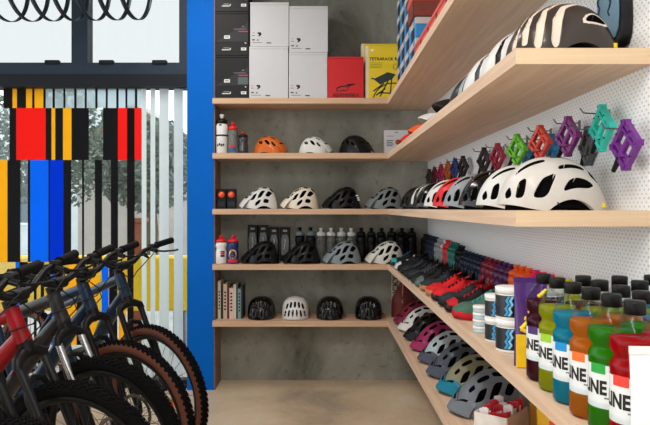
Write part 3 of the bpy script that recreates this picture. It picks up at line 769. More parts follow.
for i, (cn, Yb) in enumerate((('purple', 1.515), ('lime', 1.428), ('blue', 1.34), ('orange', 1.25), ('green', 1.162), ('red', 1.075))):
    drink({'purple': 'dark purple drink bottle beside the purple and yellow pouch, front row', 'lime': 'lime yellow drink bottle between the purple and the blue ones, front row', 'blue': 'turquoise blue drink bottle in the front row',
           'orange': 'orange drink bottle between the blue and the green ones, front row', 'green': 'green drink bottle in the front row beside the red one', 'red': 'red drink bottle behind the white packet, front row'}[cn],
          (.534, Yb, z), LQ[cn], BLACK, g, mat('label_patch_' + cn, PC[cn], .5, noise=0))
back = [('purple', .610, 1.47), ('lime', .610, 1.382), ('orange', .610, 1.285), ('green', .610, 1.20), ('red', .610, 1.115),
        ('purple', .692, 1.465), ('lime', .692, 1.372), ('blue', .692, 1.285), ('blue', .776, 1.482), ('green', .776, 1.39)]
for i, (cn, x, Yb) in enumerate(back):
    rn = 'second row' if x < .65 else 'third row' if x < .75 else 'row against the pegboard'
    drink('%s drink bottle with black cap in the %s behind the front bottles' % (cn, rn), (x, Yb, z), LQ[cn], BLACK, g, None)

# ------------------------------------------------------------------ tubs, tins, pouches by the drinks
def tub(label, loc, r, h, group=None, rz=0.0):
    t = thing('supplement_tub', label, 'tub', loc, rz, group)
    MB().lathe([(0, 0), (r * .94, 0), (r, .005), (r, h * .80), (r * .95, h * .83), (0, h * .83)], 32).build('body', WHITE, t)
    MB().lathe([(0, h * .80), (r * 1.03, h * .80), (r * 1.03, h * .985), (r * .98, h), (0, h)], 32).build('lid', WHITE, t)
    band(r * 1.008, h * .10, h * .76, -PI, PI, mat('tub_label', (16, 18, 26), .35, coat=.3), t, 'wrap_label', 40)
    rr = r * 1.014; pz = [(.0, .14), (.10, .26), (.02, .36), (.14, .50), (.06, .60), (.16, .74)]
    for q, m_ in ((-2.25, mat('cyan_ink', (40, 160, 226), .4, noise=0)), (-2.02, mat('pale_cyan_ink', (130, 206, 240), .4, noise=0))):
        b = MB(); P = []
        for a, zz in pz: P.append([(rr * math.cos(q + a * 1.6 + e), rr * math.sin(q + a * 1.6 + e), h * zz) for e in (-.08, 0, .08)])
        b.grid(P); b.build('printed_figure', m_, t)
    for k in range(3): band(rr, h * (.60 - k * .07), h * (.635 - k * .07), -1.45, -.75 - k * .12, WINK, t, 'printed_line', 8)
    return t
g = 'black and white supplement tubs'; z = ZS[3]
tub('large black-labelled tub with white lid, lower of the stack beside the purple pouch', (.548, 1.82, z), .044, .0925, g)
tub('large black-labelled tub with white lid, upper of the stack beside the purple pouch', (.548, 1.82, z + .0925), .044, .0925, g)
tub('small black-labelled tub behind the large tubs, lower of the pair beside the pale tins', (.545, 1.955, z), .037, .072, g)
tub('small black-labelled tub behind the large tubs, upper of the pair beside the pale tins', (.545, 1.955, z + .072), .037, .072, g)
tub('black-labelled tub towards the pegboard, lower of the pair behind the purple pouch', (.645, 1.80, z), .044, .0925, g)
tub('black-labelled tub towards the pegboard, upper of the pair behind the purple pouch', (.645, 1.80, z + .0925), .044, .0925, g)
for i in range(4):
    t = thing('tin', 'flat pale tin beside the shoes, ' + ('lowest', 'second from the bottom', 'third from the bottom', 'topmost')[i] + ' of the stack of four', 'tin', (.532, 2.09, z + i * .022), 0, 'stacked pale tins')
    MB().lathe([(0, 0), (.027, 0), (.0285, .002), (.0285, .014), (0, .014)], 24).build('body', mat('tin_label', (178, 200, 212), .4), t)
    MB().lathe([(0, .013), (.0295, .013), (.0295, .020), (.0285, .0217), (0, .0217)], 24).build('lid', WHITE, t)
def pouch(label, loc, rz, wd, h, d, m_, cat='pouch', lean=0.0, name='pouch'):
    t = thing(name, label, cat, loc, rz); P = []
    for i in range(9):
        u = i / 8; th = d / 2 * max(.04, (1 - u) ** .7) * (1 if u > .02 else .9); ww = wd / 2 * (1 - .05 * math.sin(PI * u))
        P.append([(ww * math.cos(q), lean * u * h + th * math.sin(q) * (1 if abs(math.cos(q)) < .98 else .2), u * h) for q in [2 * PI * k / 20 for k in range(20)]])
    b = MB(); b.grid(P, 0, True, False, True); b.add(P[0], [tuple(range(20))[::-1]]); b.add(P[-1], [tuple(range(20))])
    b.build('body', m_, t)
    MB().bbox((-wd / 2, lean * h - .002, h), (wd / 2, lean * h + .002, h + .012)).build('seal', m_, t)
    return t
t = pouch('purple pouch with yellow foot and yellow lettering beside the dark purple drink', (.545, 1.645, z), math.radians(-4), .085, .218, .05, mat('purple_film', (72, 32, 112), .35, coat=.4))
P = []
MB().bbox((-.0415, -.029, .002), (.0415, -.020, .085)).build('yellow_foot', mat('yellow_pack', (246, 200, 30), .4), t)
YI = mat('yellow_ink', (252, 214, 30), .5, noise=0)
for k, (x0, z0, x1, z1) in enumerate(((-.030, .100, -.004, .128), (-.020, .128, .012, .120), (-.010, .140, .022, .170), (.004, .168, .034, .158), (.014, .182, .036, .200), (-.030, .100, -.012, .092))):
    MB().sweep([(x0, -.0265 + .06 * (z0 - .09), z0), (x1, -.0265 + .06 * (z1 - .09), z1)], .0055, 6).build('printed_stroke', YI, t)
pouch('blank white packet in front of the red drink bottle', (.535, .985, z), math.radians(-6), .105, .182, .04, mat('white_packet', (232, 234, 236), .45), 'packet', name='packet')

# carton of sachets and snack packs on the lowest shelf
z = ZS[4]
CRZ = math.radians(-40)
t = thing('sachet_carton', 'open brown carton of red sachets beside the mid grey helmet', 'carton', (.645, 2.26, z), CRZ)
KR = mat('carton_board', (190, 160, 136), .7); wl = .004; cw, cdp, ch = .062, .088, .105
MB().bbox((-cw, -cdp, 0), (cw, cdp, wl)).build('base_board', KR, t)
for nme, lo, hi in (('side_board', (-cw, -cdp, wl), (-cw + wl, cdp, ch)), ('side_board', (cw - wl, -cdp, wl), (cw, cdp, ch)), ('end_board', (-cw + wl, -cdp, wl), (cw - wl, -cdp + wl, ch)), ('end_board', (-cw + wl, cdp - wl, wl), (cw - wl, cdp, ch))):
    o = MB().bbox(lo, hi).build(nme, mat('carton_print', (226, 222, 218), .6) if lo[0] == -cw or nme == 'end_board' and lo[1] < 0 else KR, t)
for k in range(3): MB().prism([(-.075 + k * .052, .02), (-.045 + k * .052, .02), (-.03 + k * .052, .09), (-.06 + k * .052, .065)], -cw - .001, -cw, 0, 'yz').build('red_print', RINK, t)
random.seed(3)
n_ = 0
for j in range(4):
    for i in range(3):
        x, y = -.036 + i * .036, -.062 + j * .041
        wx, wy = .645 + x * math.cos(CRZ) - y * math.sin(CRZ), 2.26 + x * math.sin(CRZ) + y * math.cos(CRZ)
        s_ = thing('sachet', 'red and white sachet standing in the brown carton', 'sachet', (wx, wy, z + wl + .001), CRZ + math.radians(random.uniform(-10, 10)), 'sachets in the brown carton')
        s_.rotation_euler[0] = random.uniform(-.06, .06)
        hh = .100 + random.uniform(0, .03); kx = .017
        b = MB(); b.prism([(-kx, 0), (kx, 0), (kx, hh), (kx * .3, hh * 1.04), (-kx, hh * .97)], -.004, .004); b.build('body', mat('sachet_red', (190, 24, 40), .35, coat=.3) if (i + j) % 3 else mat('sachet_white', (232, 228, 228), .4), s_)
        MB().prism([(-kx * .7, hh * .5), (kx * .6, hh * .62), (kx * .7, hh * .86), (-kx * .4, hh * .8)], -.0048, -.004).build('printed_patch', WINK if (i + j) % 3 else RINK, s_)
t = pouch('yellow snack packet with white patch beside the carton of red sachets', (.765, 2.10, z), math.radians(-62), .13, .15, .035, mat('snack_yellow', (238, 186, 30), .4, coat=.2), 'packet', name='snack_packet')
t = pouch('mustard snack packet standing behind the yellow one on the lowest shelf', (.79, 2.30, z), math.radians(-75), .11, .165, .035, mat('snack_mustard', (214, 146, 24), .4, coat=.2), 'packet', name='snack_packet')
t = pouch('orange-red snack packet nearest on the lowest shelf beside the carton', (.745, 1.92, z), math.radians(-62), .13, .145, .035, mat('snack_orange', (226, 84, 44), .4, coat=.2), 'packet', name='snack_packet')

# ------------------------------------------------------------------ cartons on the top shelf
z = ZS[0]; YC = 4.645
def rect(root, x0, x1, z0, z1, m, y=-.0014, name='printed_mark'):
    return MB().bbox((x0, y, z0), (x1, y + .0006, z1)).build(name, m, root)
def carton(label, px0, px1, h, zb, m, Y=YC, d=.25, name='carton', cat='box', group=None):
    x0, x1 = X_(px0, Y), X_(px1, Y); t = thing(name, label, cat, ((x0 + x1) / 2, Y, zb), 0, group); hw = (x1 - x0) / 2
    MB().rbox((-hw, 0, 0), (hw, d, h - .0165), .002).build('box_body', m, t)
    MB().rbox((-hw, 0, h - .016), (hw, d, h), .002).build('lid_flap', m, t)
    return t, hw
KB = mat('carton_black', (18, 21, 27), .5, spec=.3); KB2 = mat('carton_charcoal', (40, 45, 53), .5, noise=0, spec=.3); KW = mat('carton_white', (200, 203, 209), .6, noise=.01); KRD = mat('carton_red', (204, 20, 30), .5, noise=.02)
zb = z
for i in range(3):
    t, hw = carton('black shoe carton with grey diagonal print, ' + ('lowest', 'middle one', 'topmost')[i] + ' of the stack by the blue column', 215.2, 248.6, .321, zb, KB, group='stacked black cartons')
    b = MB(); b.add([(-hw + .003, -.0008, .10), (hw - .003, -.0008, .10), (hw - .003, -.0008, .235), (-hw + .06, -.0008, .135)], [(0, 1, 2, 3)]); b.build('diagonal_panel', KB2, t)
    rect(t, -hw, hw, .094, .098, INK)
    rect(t, -hw + .05, -hw + .115, .037, .043, WINK); rect(t, -hw + .107, -hw + .115, .037, .054, WINK); rect(t, -hw + .06, -hw + .10, .050, .058, GINK)
    rect(t, hw - .055, hw - .017, .036, .056, WINK, name='size_label'); rect(t, hw - .047, hw - .026, .042, .050, GINK, -.002)
    if i < 2: rect(t, -hw + .066, -hw + .108, .122, .145, WINK, name='size_label'); rect(t, -hw + .072, -hw + .10, .129, .138, GINK, -.002)
    rect(t, hw - .075, hw - .005, .171, .178, RINK); rect(t, hw - .11, hw - .02, .190, .194, GINK); rect(t, hw - .048, hw - .034, .208, .216, GINK)
    if i == 0: rect(t, hw - .078, hw - .006, .108, .160, mat('label_slate', (78, 92, 98), .5, noise=0), name='slate_label')
    MB().lathe([(0, -.001), (.006, -.001), (.006, 0), (0, 0)], 12, ax='y').build('round_sticker', mat('sticker_cream', (232, 206, 150), .5, noise=0), t, (hw - .022, 0, .09))
    zb += .322
def poc(t, hw):
    rect(t, -hw + .014, -hw + .032, .098, .101, GINK); rect(t, -hw + .014, -hw + .034, .078, .083, RINK); rect(t, -hw + .014, -hw + .034, .044, .052, INK)
    b = MB(); b.add([(x - hw + .066, -.0009, zz + .09) for x, zz in ((-.012, .014), (.010, .014), (.017, .006), (.017, -.004), (.006, -.014), (-.010, -.017), (.000, -.004), (-.012, .004))], [tuple(range(8))[::-1]]); b.build('black_emblem', INK, t)
    rect(t, -hw + .12, -hw + .155, .022, .029, INK); rect(t, -hw + .016, -hw + .09, .026, .030, GINK); rect(t, -hw + .05, -hw + .062, .04, .052, GINK)
for lab, a, b_, hh, zz in (('white helmet carton with small black emblem, lower one beside the black cartons', 249.2, 288.2, .386, z), ('white helmet carton with small black emblem, upper one beside the black cartons', 250.2, 288.8, .325, z + .387),
                          ('white helmet carton with small black emblem, lower one beside the red carton', 288.9, 327.3, .343, z), ('white helmet carton with small black emblem, on top beside the bare concrete', 289.3, 327.9, .340, z + .344)):
    t, hw = carton(lab, a, b_, hh, zz, KW, group='white helmet cartons'); poc(t, hw)
t, hw = carton('red carton with black lettering and emblem standing beside the white cartons', 327.9, 363.6, .312, z, KRD, d=.13)
text_flat('alpinestars', .040, INK, t, (0, -.0012, .034), sx=1.12, bold=.0006)
rect(t, -hw + .02, hw - .02, .016, .0185, INK)
ribbon([(-.058, .058), (-.070, .066), (-.062, .080), (-.034, .094), (-.004, .093), (.018, .106), (.074, .112)], [.003, .0045, .005, .005, .005, .006, .001]).build('star_emblem', INK, t)
ribbon([(.066, .110), (.030, .101), (.012, .084), (.020, .064)], [.002, .006, .005, .001]).build('star_emblem', INK, t)
ribbon([(-.058, .058), (-.02, .064), (.014, .062)], [.002, .004, .001]).build('star_emblem', INK, t)
KY = mat('carton_yellow', (232, 204, 40), .5, noise=.02); KEDGE = mat('carton_edge', (226, 220, 196), .6)
def yellow_box(label, px0, px1, h, Y, full):
    x0, x1 = X_(px0, Y), X_(px1, Y); t = thing('carton', label, 'box', ((x0 + x1) / 2, Y, z), 0, 'yellow bicycle rack cartons'); hw = (x1 - x0) / 2
    MB().rbox((-hw, 0, 0), (hw, .085, h), .002).build('box_body', KEDGE, t)
    rect(t, -hw + .022, hw, .001, h - .001, KY, name='yellow_front')
    G = mat('dark_teal_ink', (36, 54, 54), .5, noise=0); OLV = mat('olive_ink', (140, 130, 40), .5, noise=0)
    b = MB(); b.add([(-hw + .05 + x, -.0016, h - .03 + q) for x, q in ((-.013, .008), (.013, .008), (.009, -.006), (0, -.014), (-.009, -.006))], [(0, 1, 2, 3, 4)][::-1]); b.build('emblem', G if not full else WINK, t)
    if full:
        text_flat('TETRARACK R2', .030, INK, t, (.012, -.0016, h - .095), bold=.001, sx=1.05)
        for k in range(4): rect(t, -hw + .035, -hw + .12, h - .125 - k * .012, h - .122 - k * .012, OLV, -.0014, 'small_print')
        def arc(cx, cz, r, a0, a1, th, m_, nm, y):
            pts = []
            for i in range(41):
                a = a0 + (a1 - a0) * i / 40; x = cx + r * math.cos(a); zz = cz + r * math.sin(a)
                if -hw + .034 < x < hw - .010 and zz > .010: pts.append((x, zz))
            if len(pts) > 1: ribbon(pts, th, y).build(nm, m_, t)
        arc(.075, -.03, .175, .3, PI, .011, OLV, 'printed_tyre', -.0012); arc(.075, -.03, .150, .3, PI, .004, G, 'printed_rim', -.0014)
        q = MB(); q.add([(x, -.0022, zz) for x, zz in ((-.068, .150), (.035, .200), (.095, .185), (.07, .150), (-.02, .110))], [(0, 4, 3, 2, 1)]); q.build('printed_rack', G, t)
        for a, c_ in (((-.060, .150), (-.085, .156)), ((.045, .15), (-.02, .02)), ((.065, .15), (.055, .02)), ((-.03, .05), (.06, .045)), ((.01, .12), (-.07, .06)), ((-.05, .03), (.02, .08))): ribbon([a, c_], .005, -.0018).build('printed_strut', G, t)
        ribbon([(hw - .035 + .016 * math.cos(k * PI / 6), h - .15 + .020 * math.sin(k * PI / 6)) for k in range(13)], .002, -.0014).build('printed_ring', G, t)
yellow_box('yellow bicycle rack carton with black title, in front of its twin', 365.5, 400, .392, 4.66, True)
yellow_box('yellow bicycle rack carton standing behind its twin, only its top edge showing', 361.3, 397, .445, 4.79, False)
# white card box on shelf 2
t = thing('card_box', 'white printed card box leaning by the corner of the second shelf', 'box', (X_(396.5, 4.75), 4.75, ZS[1]))
MB().rbox((-.092, 0, 0), (.092, .05, .185), .002).build('box_body', KW, t)
rect(t, -.012, .012, .166, .171, INK); rect(t, -.075, -.02, .138, .142, GINK); 
for k in range(4): rect(t, -.075, -.022 - .008 * (k % 2), .104 - k * .013, .109 - k * .013, INK)
MB().lathe([(0, -.001), (.02, -.001), (.02, 0), (0, 0)], 16, ax='y').build('red_patch', mat('brick_ink', (150, 70, 54), .5, noise=0), t, (.01, 0, .095))

# shoeboxes on the side run of the top shelf
SBB = mat('shoebox_blue', (30, 132, 200), .5); SBL = mat('shoebox_lid', (186, 186, 184), .5); SRD = mat('shoebox_salmon', (206, 82, 70), .55); SDK = mat('shoebox_salmon_shaded', (120, 50, 40), .6)  # last tone is the salmon darkened to paint shade on box bodies
def shoebox(label, loc, wd, h, d, m, lm, group, striped):
    t = thing('shoebox', label, 'box', loc, 0, group); lh = h * .34
    MB().rbox((0, -wd / 2 + .003, 0), (d, wd / 2 - .003, h - lh + .001), .002).build('box_body', m, t)
    MB().rbox((-.004, -wd / 2, h - lh), (d + .004, wd / 2, h - .001), .002).build('lid', lm, t)
    if striped:
        MB().bbox((-.0012, -wd * .20, .006), (0, wd * .34, h - lh - .004)).build('black_panel', INK, t)
        MB().bbox((-.0052, -wd * .40, h - lh + .006), (-.004, -wd * .15, h - .007)).build('blue_patch', SBB, t)
    else:
        MB().bbox((-.0012, -wd * .5 + .003, .0), (0, -wd * .5 + .016, h - lh)).build('black_panel', INK, t)
    return t
PL = ('nearest the corner', 'second from the corner', 'third from the corner', 'nearest the red shoeboxes')
for c_ in range(4):
    for r_ in range(5 if c_ < 3 else 2):
        Yc = 4.10 - c_ * .207
        shoebox('blue shoebox with pale lid, %s in the stack %s' % (('lowest', 'second up', 'third up', 'fourth up', 'topmost')[r_], PL[c_]), (.508, Yc, z + r_ * .112), .205, .111, .30, SBB, SBL, 'blue shoeboxes on the top shelf', True)
for c_ in range(5):
    Yc = 3.265 - c_ * .215
    shoebox('flat salmon red box low on the top shelf, %s from the blue stacks' % ORD[c_], (.500, Yc, z), .208, .062, .31, SRD, SRD, 'flat red boxes on the top shelf', False)
for r_ in range(3):
    shoebox('salmon shoebox with body coloured as in shade, on the blue boxes, %s' % ('lowest of three', 'middle of three', 'topmost of three')[r_], (.492, 3.475, z + .2245 + r_ * .126), .215, .125, .32, SDK, SRD, 'salmon shoeboxes with painted shade above the blue ones', False)

# ------------------------------------------------------------------ light packs, hanging packs, books, corner card and bag
z = ZS[2]
for i, px in enumerate((221.4, 231.2)):
    t = thing('light_pack', ('black pack with round orange lens beside the blue column', 'black pack with round orange lens next to the white trail helmet')[i], 'package', (X_(px, 4.68), 4.68, z), 0, 'orange-fronted light packs')
    MB().rbox((-.034, 0, 0), (.034, .06, .148), .004).build('pack_body', BLACK, t)
    MB().lathe([(0, -.014), (.016, -.013), (.023, -.006), (.024, 0)], 20, ax='y').build('orange_lens', mat('lens_orange', (240, 84, 30), .3, coat=.5), t, (0, 0, .105))
    rect(t, -.024, .024, .02, .055, KB2)
z = ZS[3]
for i, (px, h, Yp) in enumerate(((252.6, .278, 4.86), (263.2, .278, 4.86), (274, .262, 4.86), (285, .262, 4.86))):
    t = thing('hang_pack', 'black packaged pad with glossy window, %s from the printed bottles' % ORD[i], 'package', (X_(px, Yp), Yp, z), 0, 'black packs at the back of the fourth shelf')
    MB().rbox((-.038, 0, 0), (.038, .03, h), .004).build('backing_card', BLACK, t)
    b = MB(); b.prism([(-.026, .05), (.026, .05), (.030, h * .6), (.018, h - .055), (-.018, h - .055), (-.030, h * .6)], -.012, 0); b.build('clear_window', mat('glossy_window', (84, 92, 100), .2, coat=.6), t)
    MB().rbox((-.016, -.003, h - .035), (.016, 0, h - .018), .002).build('hang_tab', mat('tab_grey', (150, 152, 156), .4), t)
    MB().sweep([(-.008, -.014, .09), (.004, -.015, .15), (.0, -.014, h - .09)], .004, 6).build('white_curve', mat('pale_mark', (196, 200, 204), .4), t)
z = ZS[4]
BK = [(216.1, 217.8, (28, 58, 44), 282), (217.9, 220.7, (214, 204, 186), 281), (220.8, 223.2, (44, 44, 46), 283), (223.3, 227, (206, 190, 172), 284), (227.1, 229.2, (96, 34, 36), 285.5), (229.3, 233.3, (222, 198, 180), 288),
      (233.4, 236, (206, 202, 194), 284.5), (236.1, 237.8, (52, 66, 66), 284.5), (237.9, 240.8, (122, 152, 156), 289), (240.9, 242.4, (42, 50, 52), 286)]
BL = ['dark green book against the plywood panel', 'cream book next to the dark green one', 'charcoal book between two cream ones', 'cream book with dotted spine', 'dark red book in the middle of the row', 'pinkish cream book, shorter than its neighbours',
      'grey-white book past the pinkish cream one', 'thin dark teal book', 'pale teal book near the end of the row', 'thin dark book at the helmet end of the row']
for (a, b_, c_, py), l in zip(BK, BL):
    Yb = 4.70; x0, x1 = X_(a, Yb), X_(b_, Yb); wd = x1 - x0; h = max(.2, Z_(py, Yb) - z); t = thing('book', l, 'book', ((x0 + x1) / 2, Yb, z), 0, 'books on the lowest shelf')
    nm = 'cover_%d_%d_%d' % c_; cm = mat(nm, c_, .55, scale=60, noise=.05); dpt = .17
    b = MB(); b.bbox((-wd / 2, 0, 0), (wd / 2, .003, h)); b.bbox((-wd / 2, .003, 0), (-wd / 2 + .002, dpt, h)); b.bbox((wd / 2 - .002, .003, 0), (wd / 2, dpt, h)); b.build('cover', cm, t)
    MB().bbox((-wd / 2 + .002, .003, .003), (wd / 2 - .002, dpt - .004, h - .004)).build('pages', mat('paper', (232, 226, 210), .8), t)
    if wd > .02:
        for k in range(6): rect(t, -wd * .25, wd * .25, h * .25 + k * .025, h * .25 + k * .025 + .012, INK if c_[0] > 120 else WINK, name='spine_print')
t = thing('printed_card', 'cream card with tall black vertical lettering in the corner of the lowest shelf', 'card', (X_(398, 4.88), 4.885, z))
MB().rbox((-.05, 0, 0), (.075, .012, .33), .002).build('card_body', mat('cream_card', (196, 190, 172), .6), t)
text_flat('LUCKY', .062, INK, t, (-.018, -.0012, .20), (PI / 2, -PI / 2, 0), .001, sx=1.0)
for k in range(6): rect(t, .020, .026, .10 + k * .03, .12 + k * .03, GINK)
t = thing('bottle_bag', 'maroon tapered bag standing behind the maroon helmet in the corner', 'bag', (.625, 4.80, z))
P = []
for i in range(15):
    u = i / 14; rr = .088 * (1 - .1 * u) if u < .35 else .088 * .965 * (1 - sm((u - .35) / .45) * .72)
    P.append([(rr * 1.05 * math.cos(q), rr * .75 * math.sin(q), u * .335) for q in [2 * PI * k / 20 for k in range(20)]])
b = MB(); b.grid(P, 0, True, False, True); b.add(P[0], [tuple(range(20))[::-1]]); b.add(P[-1], [tuple(range(20))]); b.build('body', mat('maroon_cloth', (104, 40, 36), .6, bump=.2), t)
MB().sweep([(-.016, -.062, .11), (-.008, -.03, .22), (.0, -.0235, .30)], .006, 6).build('piping', mat('piping_pink', (176, 120, 110), .5), t)

# ------------------------------------------------------------------ shoes on the fourth shelf
def shoe(label, loc, heading, upc, solec, lacec, accent=None, group=None, strap=None, size=1.0):
    t = thing('cycling_shoe', label, 'shoe', loc, math.radians(heading), group)
    L = .262 * size; N = 22; M_ = 16
    def width(u):  # u 0 heel .. 1 toe
        return 1.12 * (.030 + .006 * sm(u / .2) + .013 * sm((u - .35) / .35)) * size * max(.0, 1 - max(0, (u - .80) / .205) ** 2.2) ** .5 * max(.0, 1 - max(0, (.10 - u) / .11) ** 2) ** .5 + .0015
    def top(u): return size * (.092 - .006 * sm(u / .3) + .018 * sm((u - .22) / .16) - .044 * sm((u - .40) / .36) - .020 * sm((u - .80) / .20))
    def ctr(u): return .006 * math.sin(PI * u)
    so = []
    for i in range(N + 1):
        u = i / N; wd = width(u) + .003; sp = .008 * sm((u - .75) / .25)
        so.append([(-L / 2 + u * L, ctr(u) - wd * .93, sp), (-L / 2 + u * L, ctr(u) - wd, .010 + sp), (-L / 2 + u * L, ctr(u) - wd * .98, .026 + sp * .6), (-L / 2 + u * L, ctr(u) + wd * .98, .026 + sp * .6), (-L / 2 + u * L, ctr(u) + wd, .010 + sp), (-L / 2 + u * L, ctr(u) + wd * .93, sp)])
    b = MB(); b.grid(so, 0, True, False, True); b.add(so[0], [tuple(range(6))]); b.add(so[-1], [tuple(range(6))[::-1]]); b.build('sole', solec, t)
    up = []
    for i in range(N + 1):
        u = .012 + .972 * i / N; wd = width(u); tp = top(u); row = []
        for k in range(M_ + 1):
            q = PI * k / M_; cs, sn = math.cos(q), math.sin(q)
            y = wd * math.copysign(abs(cs) ** .62, cs); zz = .022 + (tp - .022) * abs(sn) ** .62
            if u < .47 and zz > .05: y *= 1 - .22 * sm((zz - .05) / .05)
            op = sm((u - .03) / .05) * (1 - sm((u - .40) / .05))
            if 4 <= k <= M_ - 4: zz -= .045 * op * min(1, min(k - 3, M_ - 3 - k) / 2)
            row.append((-L / 2 + u * L, ctr(u) + y, zz))
        up.append(row)
    b = MB(); b.grid(up, 0, True); b.add(up[0], [tuple(range(M_ + 1))]); b.add(up[-1], [tuple(range(M_ + 1))[::-1]])
    k = 0
    for i in range(N):
        for j in range(M_):
            u = .012 + .972 * (i + .5) / N
            if .06 < u < .42 and 4 <= j < M_ - 4: b.m[k] = 1
            elif accent is not None and u > .86: b.m[k] = 2
            k += 1
    b.build('upper', [upc, FOAM] + ([accent] if accent is not None else []), t)
    tg = MB(); P = []
    for i in range(5):
        u = .40 + .05 * i; P.append([(-L / 2 + u * L - (.006 if i == 0 else 0), ctr(u) + y * size, top(u) + .003 + (.004 if i == 0 else 0) - abs(y) * .15) for y in (-.018, -.009, 0, .009, .018)])
    tg.grid(P); tg.build('tongue', upc, t)
    if strap is None:
        for i in range(5):
            u = .46 + .062 * i; b = MB(); b.sweep([(-L / 2 + u * L + (.006 if q > 0 else -.006), ctr(u) + q * size, top(u) + .004 - abs(q) * .20) for q in (-.026, -.013, 0, .013, .026)], .0028, 6); b.build('lace', lacec, t)
    else:
        for u, th in ((.50, .010), (.68, .008)):
            b = MB(); P = []
            for e in (-th, th): P.append([(-L / 2 + (u) * L + e, ctr(u) + q * size, top(u) + .004 - abs(q) ** 1.5 * 3.4) for q in (-.040, -.030, -.02, -.01, 0, .01, .02, .03, .040)])
            b.grid(P); b.build('strap', strap, t)
    return t
def sc(n, c, **k): return mat('shoe_' + n, c, .65, scale=90, noise=.10, bump=.05, spec=.25, **k)
S_BK = sc('black', (20, 21, 24)); S_DK = sc('dark_slate', (40, 45, 52)); S_WH = sc('white', (206, 208, 208)); S_RD = sc('red', (206, 28, 36)); S_GN = sc('green', (70, 106, 92)); S_TQ = sc('turquoise', (30, 160, 176)); S_GM = sc('gum', (176, 124, 82)); S_GT = sc('grey_teal', (88, 104, 106)); S_RD2 = sc('crimson', (186, 26, 40))
g = 'cycling shoes on the fourth shelf'; z = ZS[3]
SH = [(4.50, 'black shoe with turquoise edging, deepest in the corner beside the off-white helmet', S_BK, S_DK, S_TQ, S_TQ, None),
      (4.20, 'black shoe with white straps and white toe near the corner', S_BK, S_WH, BLACKM, S_WH, S_WH),
      (4.05, 'black shoe just before the white-strapped one', S_BK, S_BK, S_DK, None, None), (3.90, 'dark slate shoe, third from the corner among the dark shoes', S_DK, S_BK, BLACKM, None, None),
      (3.75, 'black shoe with slate sole in the middle of the dark shoes', S_BK, S_DK, BLACKM, None, None), (3.60, 'dark slate shoe with black sole, just beyond the black one with grey laces', S_DK, S_BK, BLACKM, None, None),
      (3.45, 'black shoe with grey laces among the dark shoes', S_BK, S_DK, S_GT, None, None), (3.30, 'grey-teal toed shoe next to the gum-soled one', S_BK, S_GT, BLACKM, S_GT, None),
      (3.14, 'black shoe with gum brown sole beside the red pair', S_DK, S_GM, BLACKM, None, None), (2.96, 'bright red shoe with black laces, gum sole, beside the gum-soled black shoe', S_RD, S_GM, BLACKM, None, None),
      (2.80, 'bright red shoe with black laces, second of the red pair', S_RD, S_BK, BLACKM, None, None), (2.64, 'dark slate shoe with red laces', S_DK, S_BK, S_RD, None, None),
      (2.50, 'dark slate shoe with red laces and red toe cap', S_BK, S_BK, S_RD, S_RD2, None), (2.36, 'green shoe with turquoise laces beside the pale tins', S_GN, S_RD2, S_TQ, S_GN, None)]
for Yp, l, u_, s_, la, ac, st in SH:
    shoe(l, (.622, Yp, z), 180 + random.uniform(-3, 3), u_, s_, la, ac, g, st)

# ------------------------------------------------------------------ pedals hanging on the pegboard
def pedal(label, px, py, m, sz, group, tw=0, pins=True, X=.794, big=True, yaw=-4):
    Y = X * FPX / (px - VX); Zc = Z_(py, Y); t = thing('bicycle_pedal', label, 'pedal', (X, Y, Zc), 0, group)
    R = Matrix.Rotation(math.radians(yaw), 3, 'Z') @ Matrix.Rotation(math.radians(45 + tw), 3, 'X'); h = sz / 2; b = MB(); th = .014
    def B(y, zz, dy, dz, x=0, d=th): b.box(R @ Vector((x, y, zz)), (d, dy, dz), 0, R)
    B(-h + .007, 0, .014, sz - .012); B(h - .007, 0, .014, sz - .012); B(0, -h + .007, sz - .012, .014); B(0, h - .007, sz - .012, .014); B(0, h * .48, sz - .02, .009, 0, .012); B(0, -h * .48, sz - .02, .009, 0, .012)
    b.sweep([R @ Vector((0, 0, -h + .004)), R @ Vector((0, 0, h - .004))], .0085, 10)
    for sy in (-1, 1):
        for sz_ in (-1, 1): b.box(R @ Vector((0, sy * (h - .009), sz_ * (h - .009))), (.020, .016, .016), 0, R @ Matrix.Rotation(PI / 4, 3, 'X'))
    b.build('platform', m, t)
    MB().sweep([R @ Vector((0, 0, -h + .01)), R @ Vector((0, 0, -h - .012)), R @ Vector((0, 0, -h - .040))], [.010, .008, .006], 10).build('axle', BLACK, t)
    if pins:
        for sx in (-1, 1):
            for y, zz in ((-h + .005, -h * .8), (-h + .005, 0), (-h + .005, h * .8), (h - .005, -h * .8), (h - .005, 0), (h - .005, h * .8), (0, h - .006), (h * .5, h * .42), (-h * .5, -h * .42)):
                MB().sweep([R @ Vector((sx * th * .5, y, zz)), R @ Vector((sx * (th * .5 + .004), y, zz))], .002, 6).build('grip_pin', m if not big else BLACK, t)
    return Y, Zc
def hook(label, Y, Z, group='wire pegboard hooks'):
    t = thing('pegboard_hook', label, 'hook', (XW, Y, Z), 0, group)
    MB().sweep([(-.001, 0, 0), (-.045, 0, -.004), (-.074, 0, -.002), (-.085, 0, .012)], .0022, 6).build('wire', STEEL, t)
    MB().rbox((-.003, -.008, -.02), (0, .008, .008), .001).build('backplate', STEEL, t)
PM = lambda n, c: mat('pedal_' + n, c, .35, .25, coat=.3)
g = 'pedals hung on the pegboard'
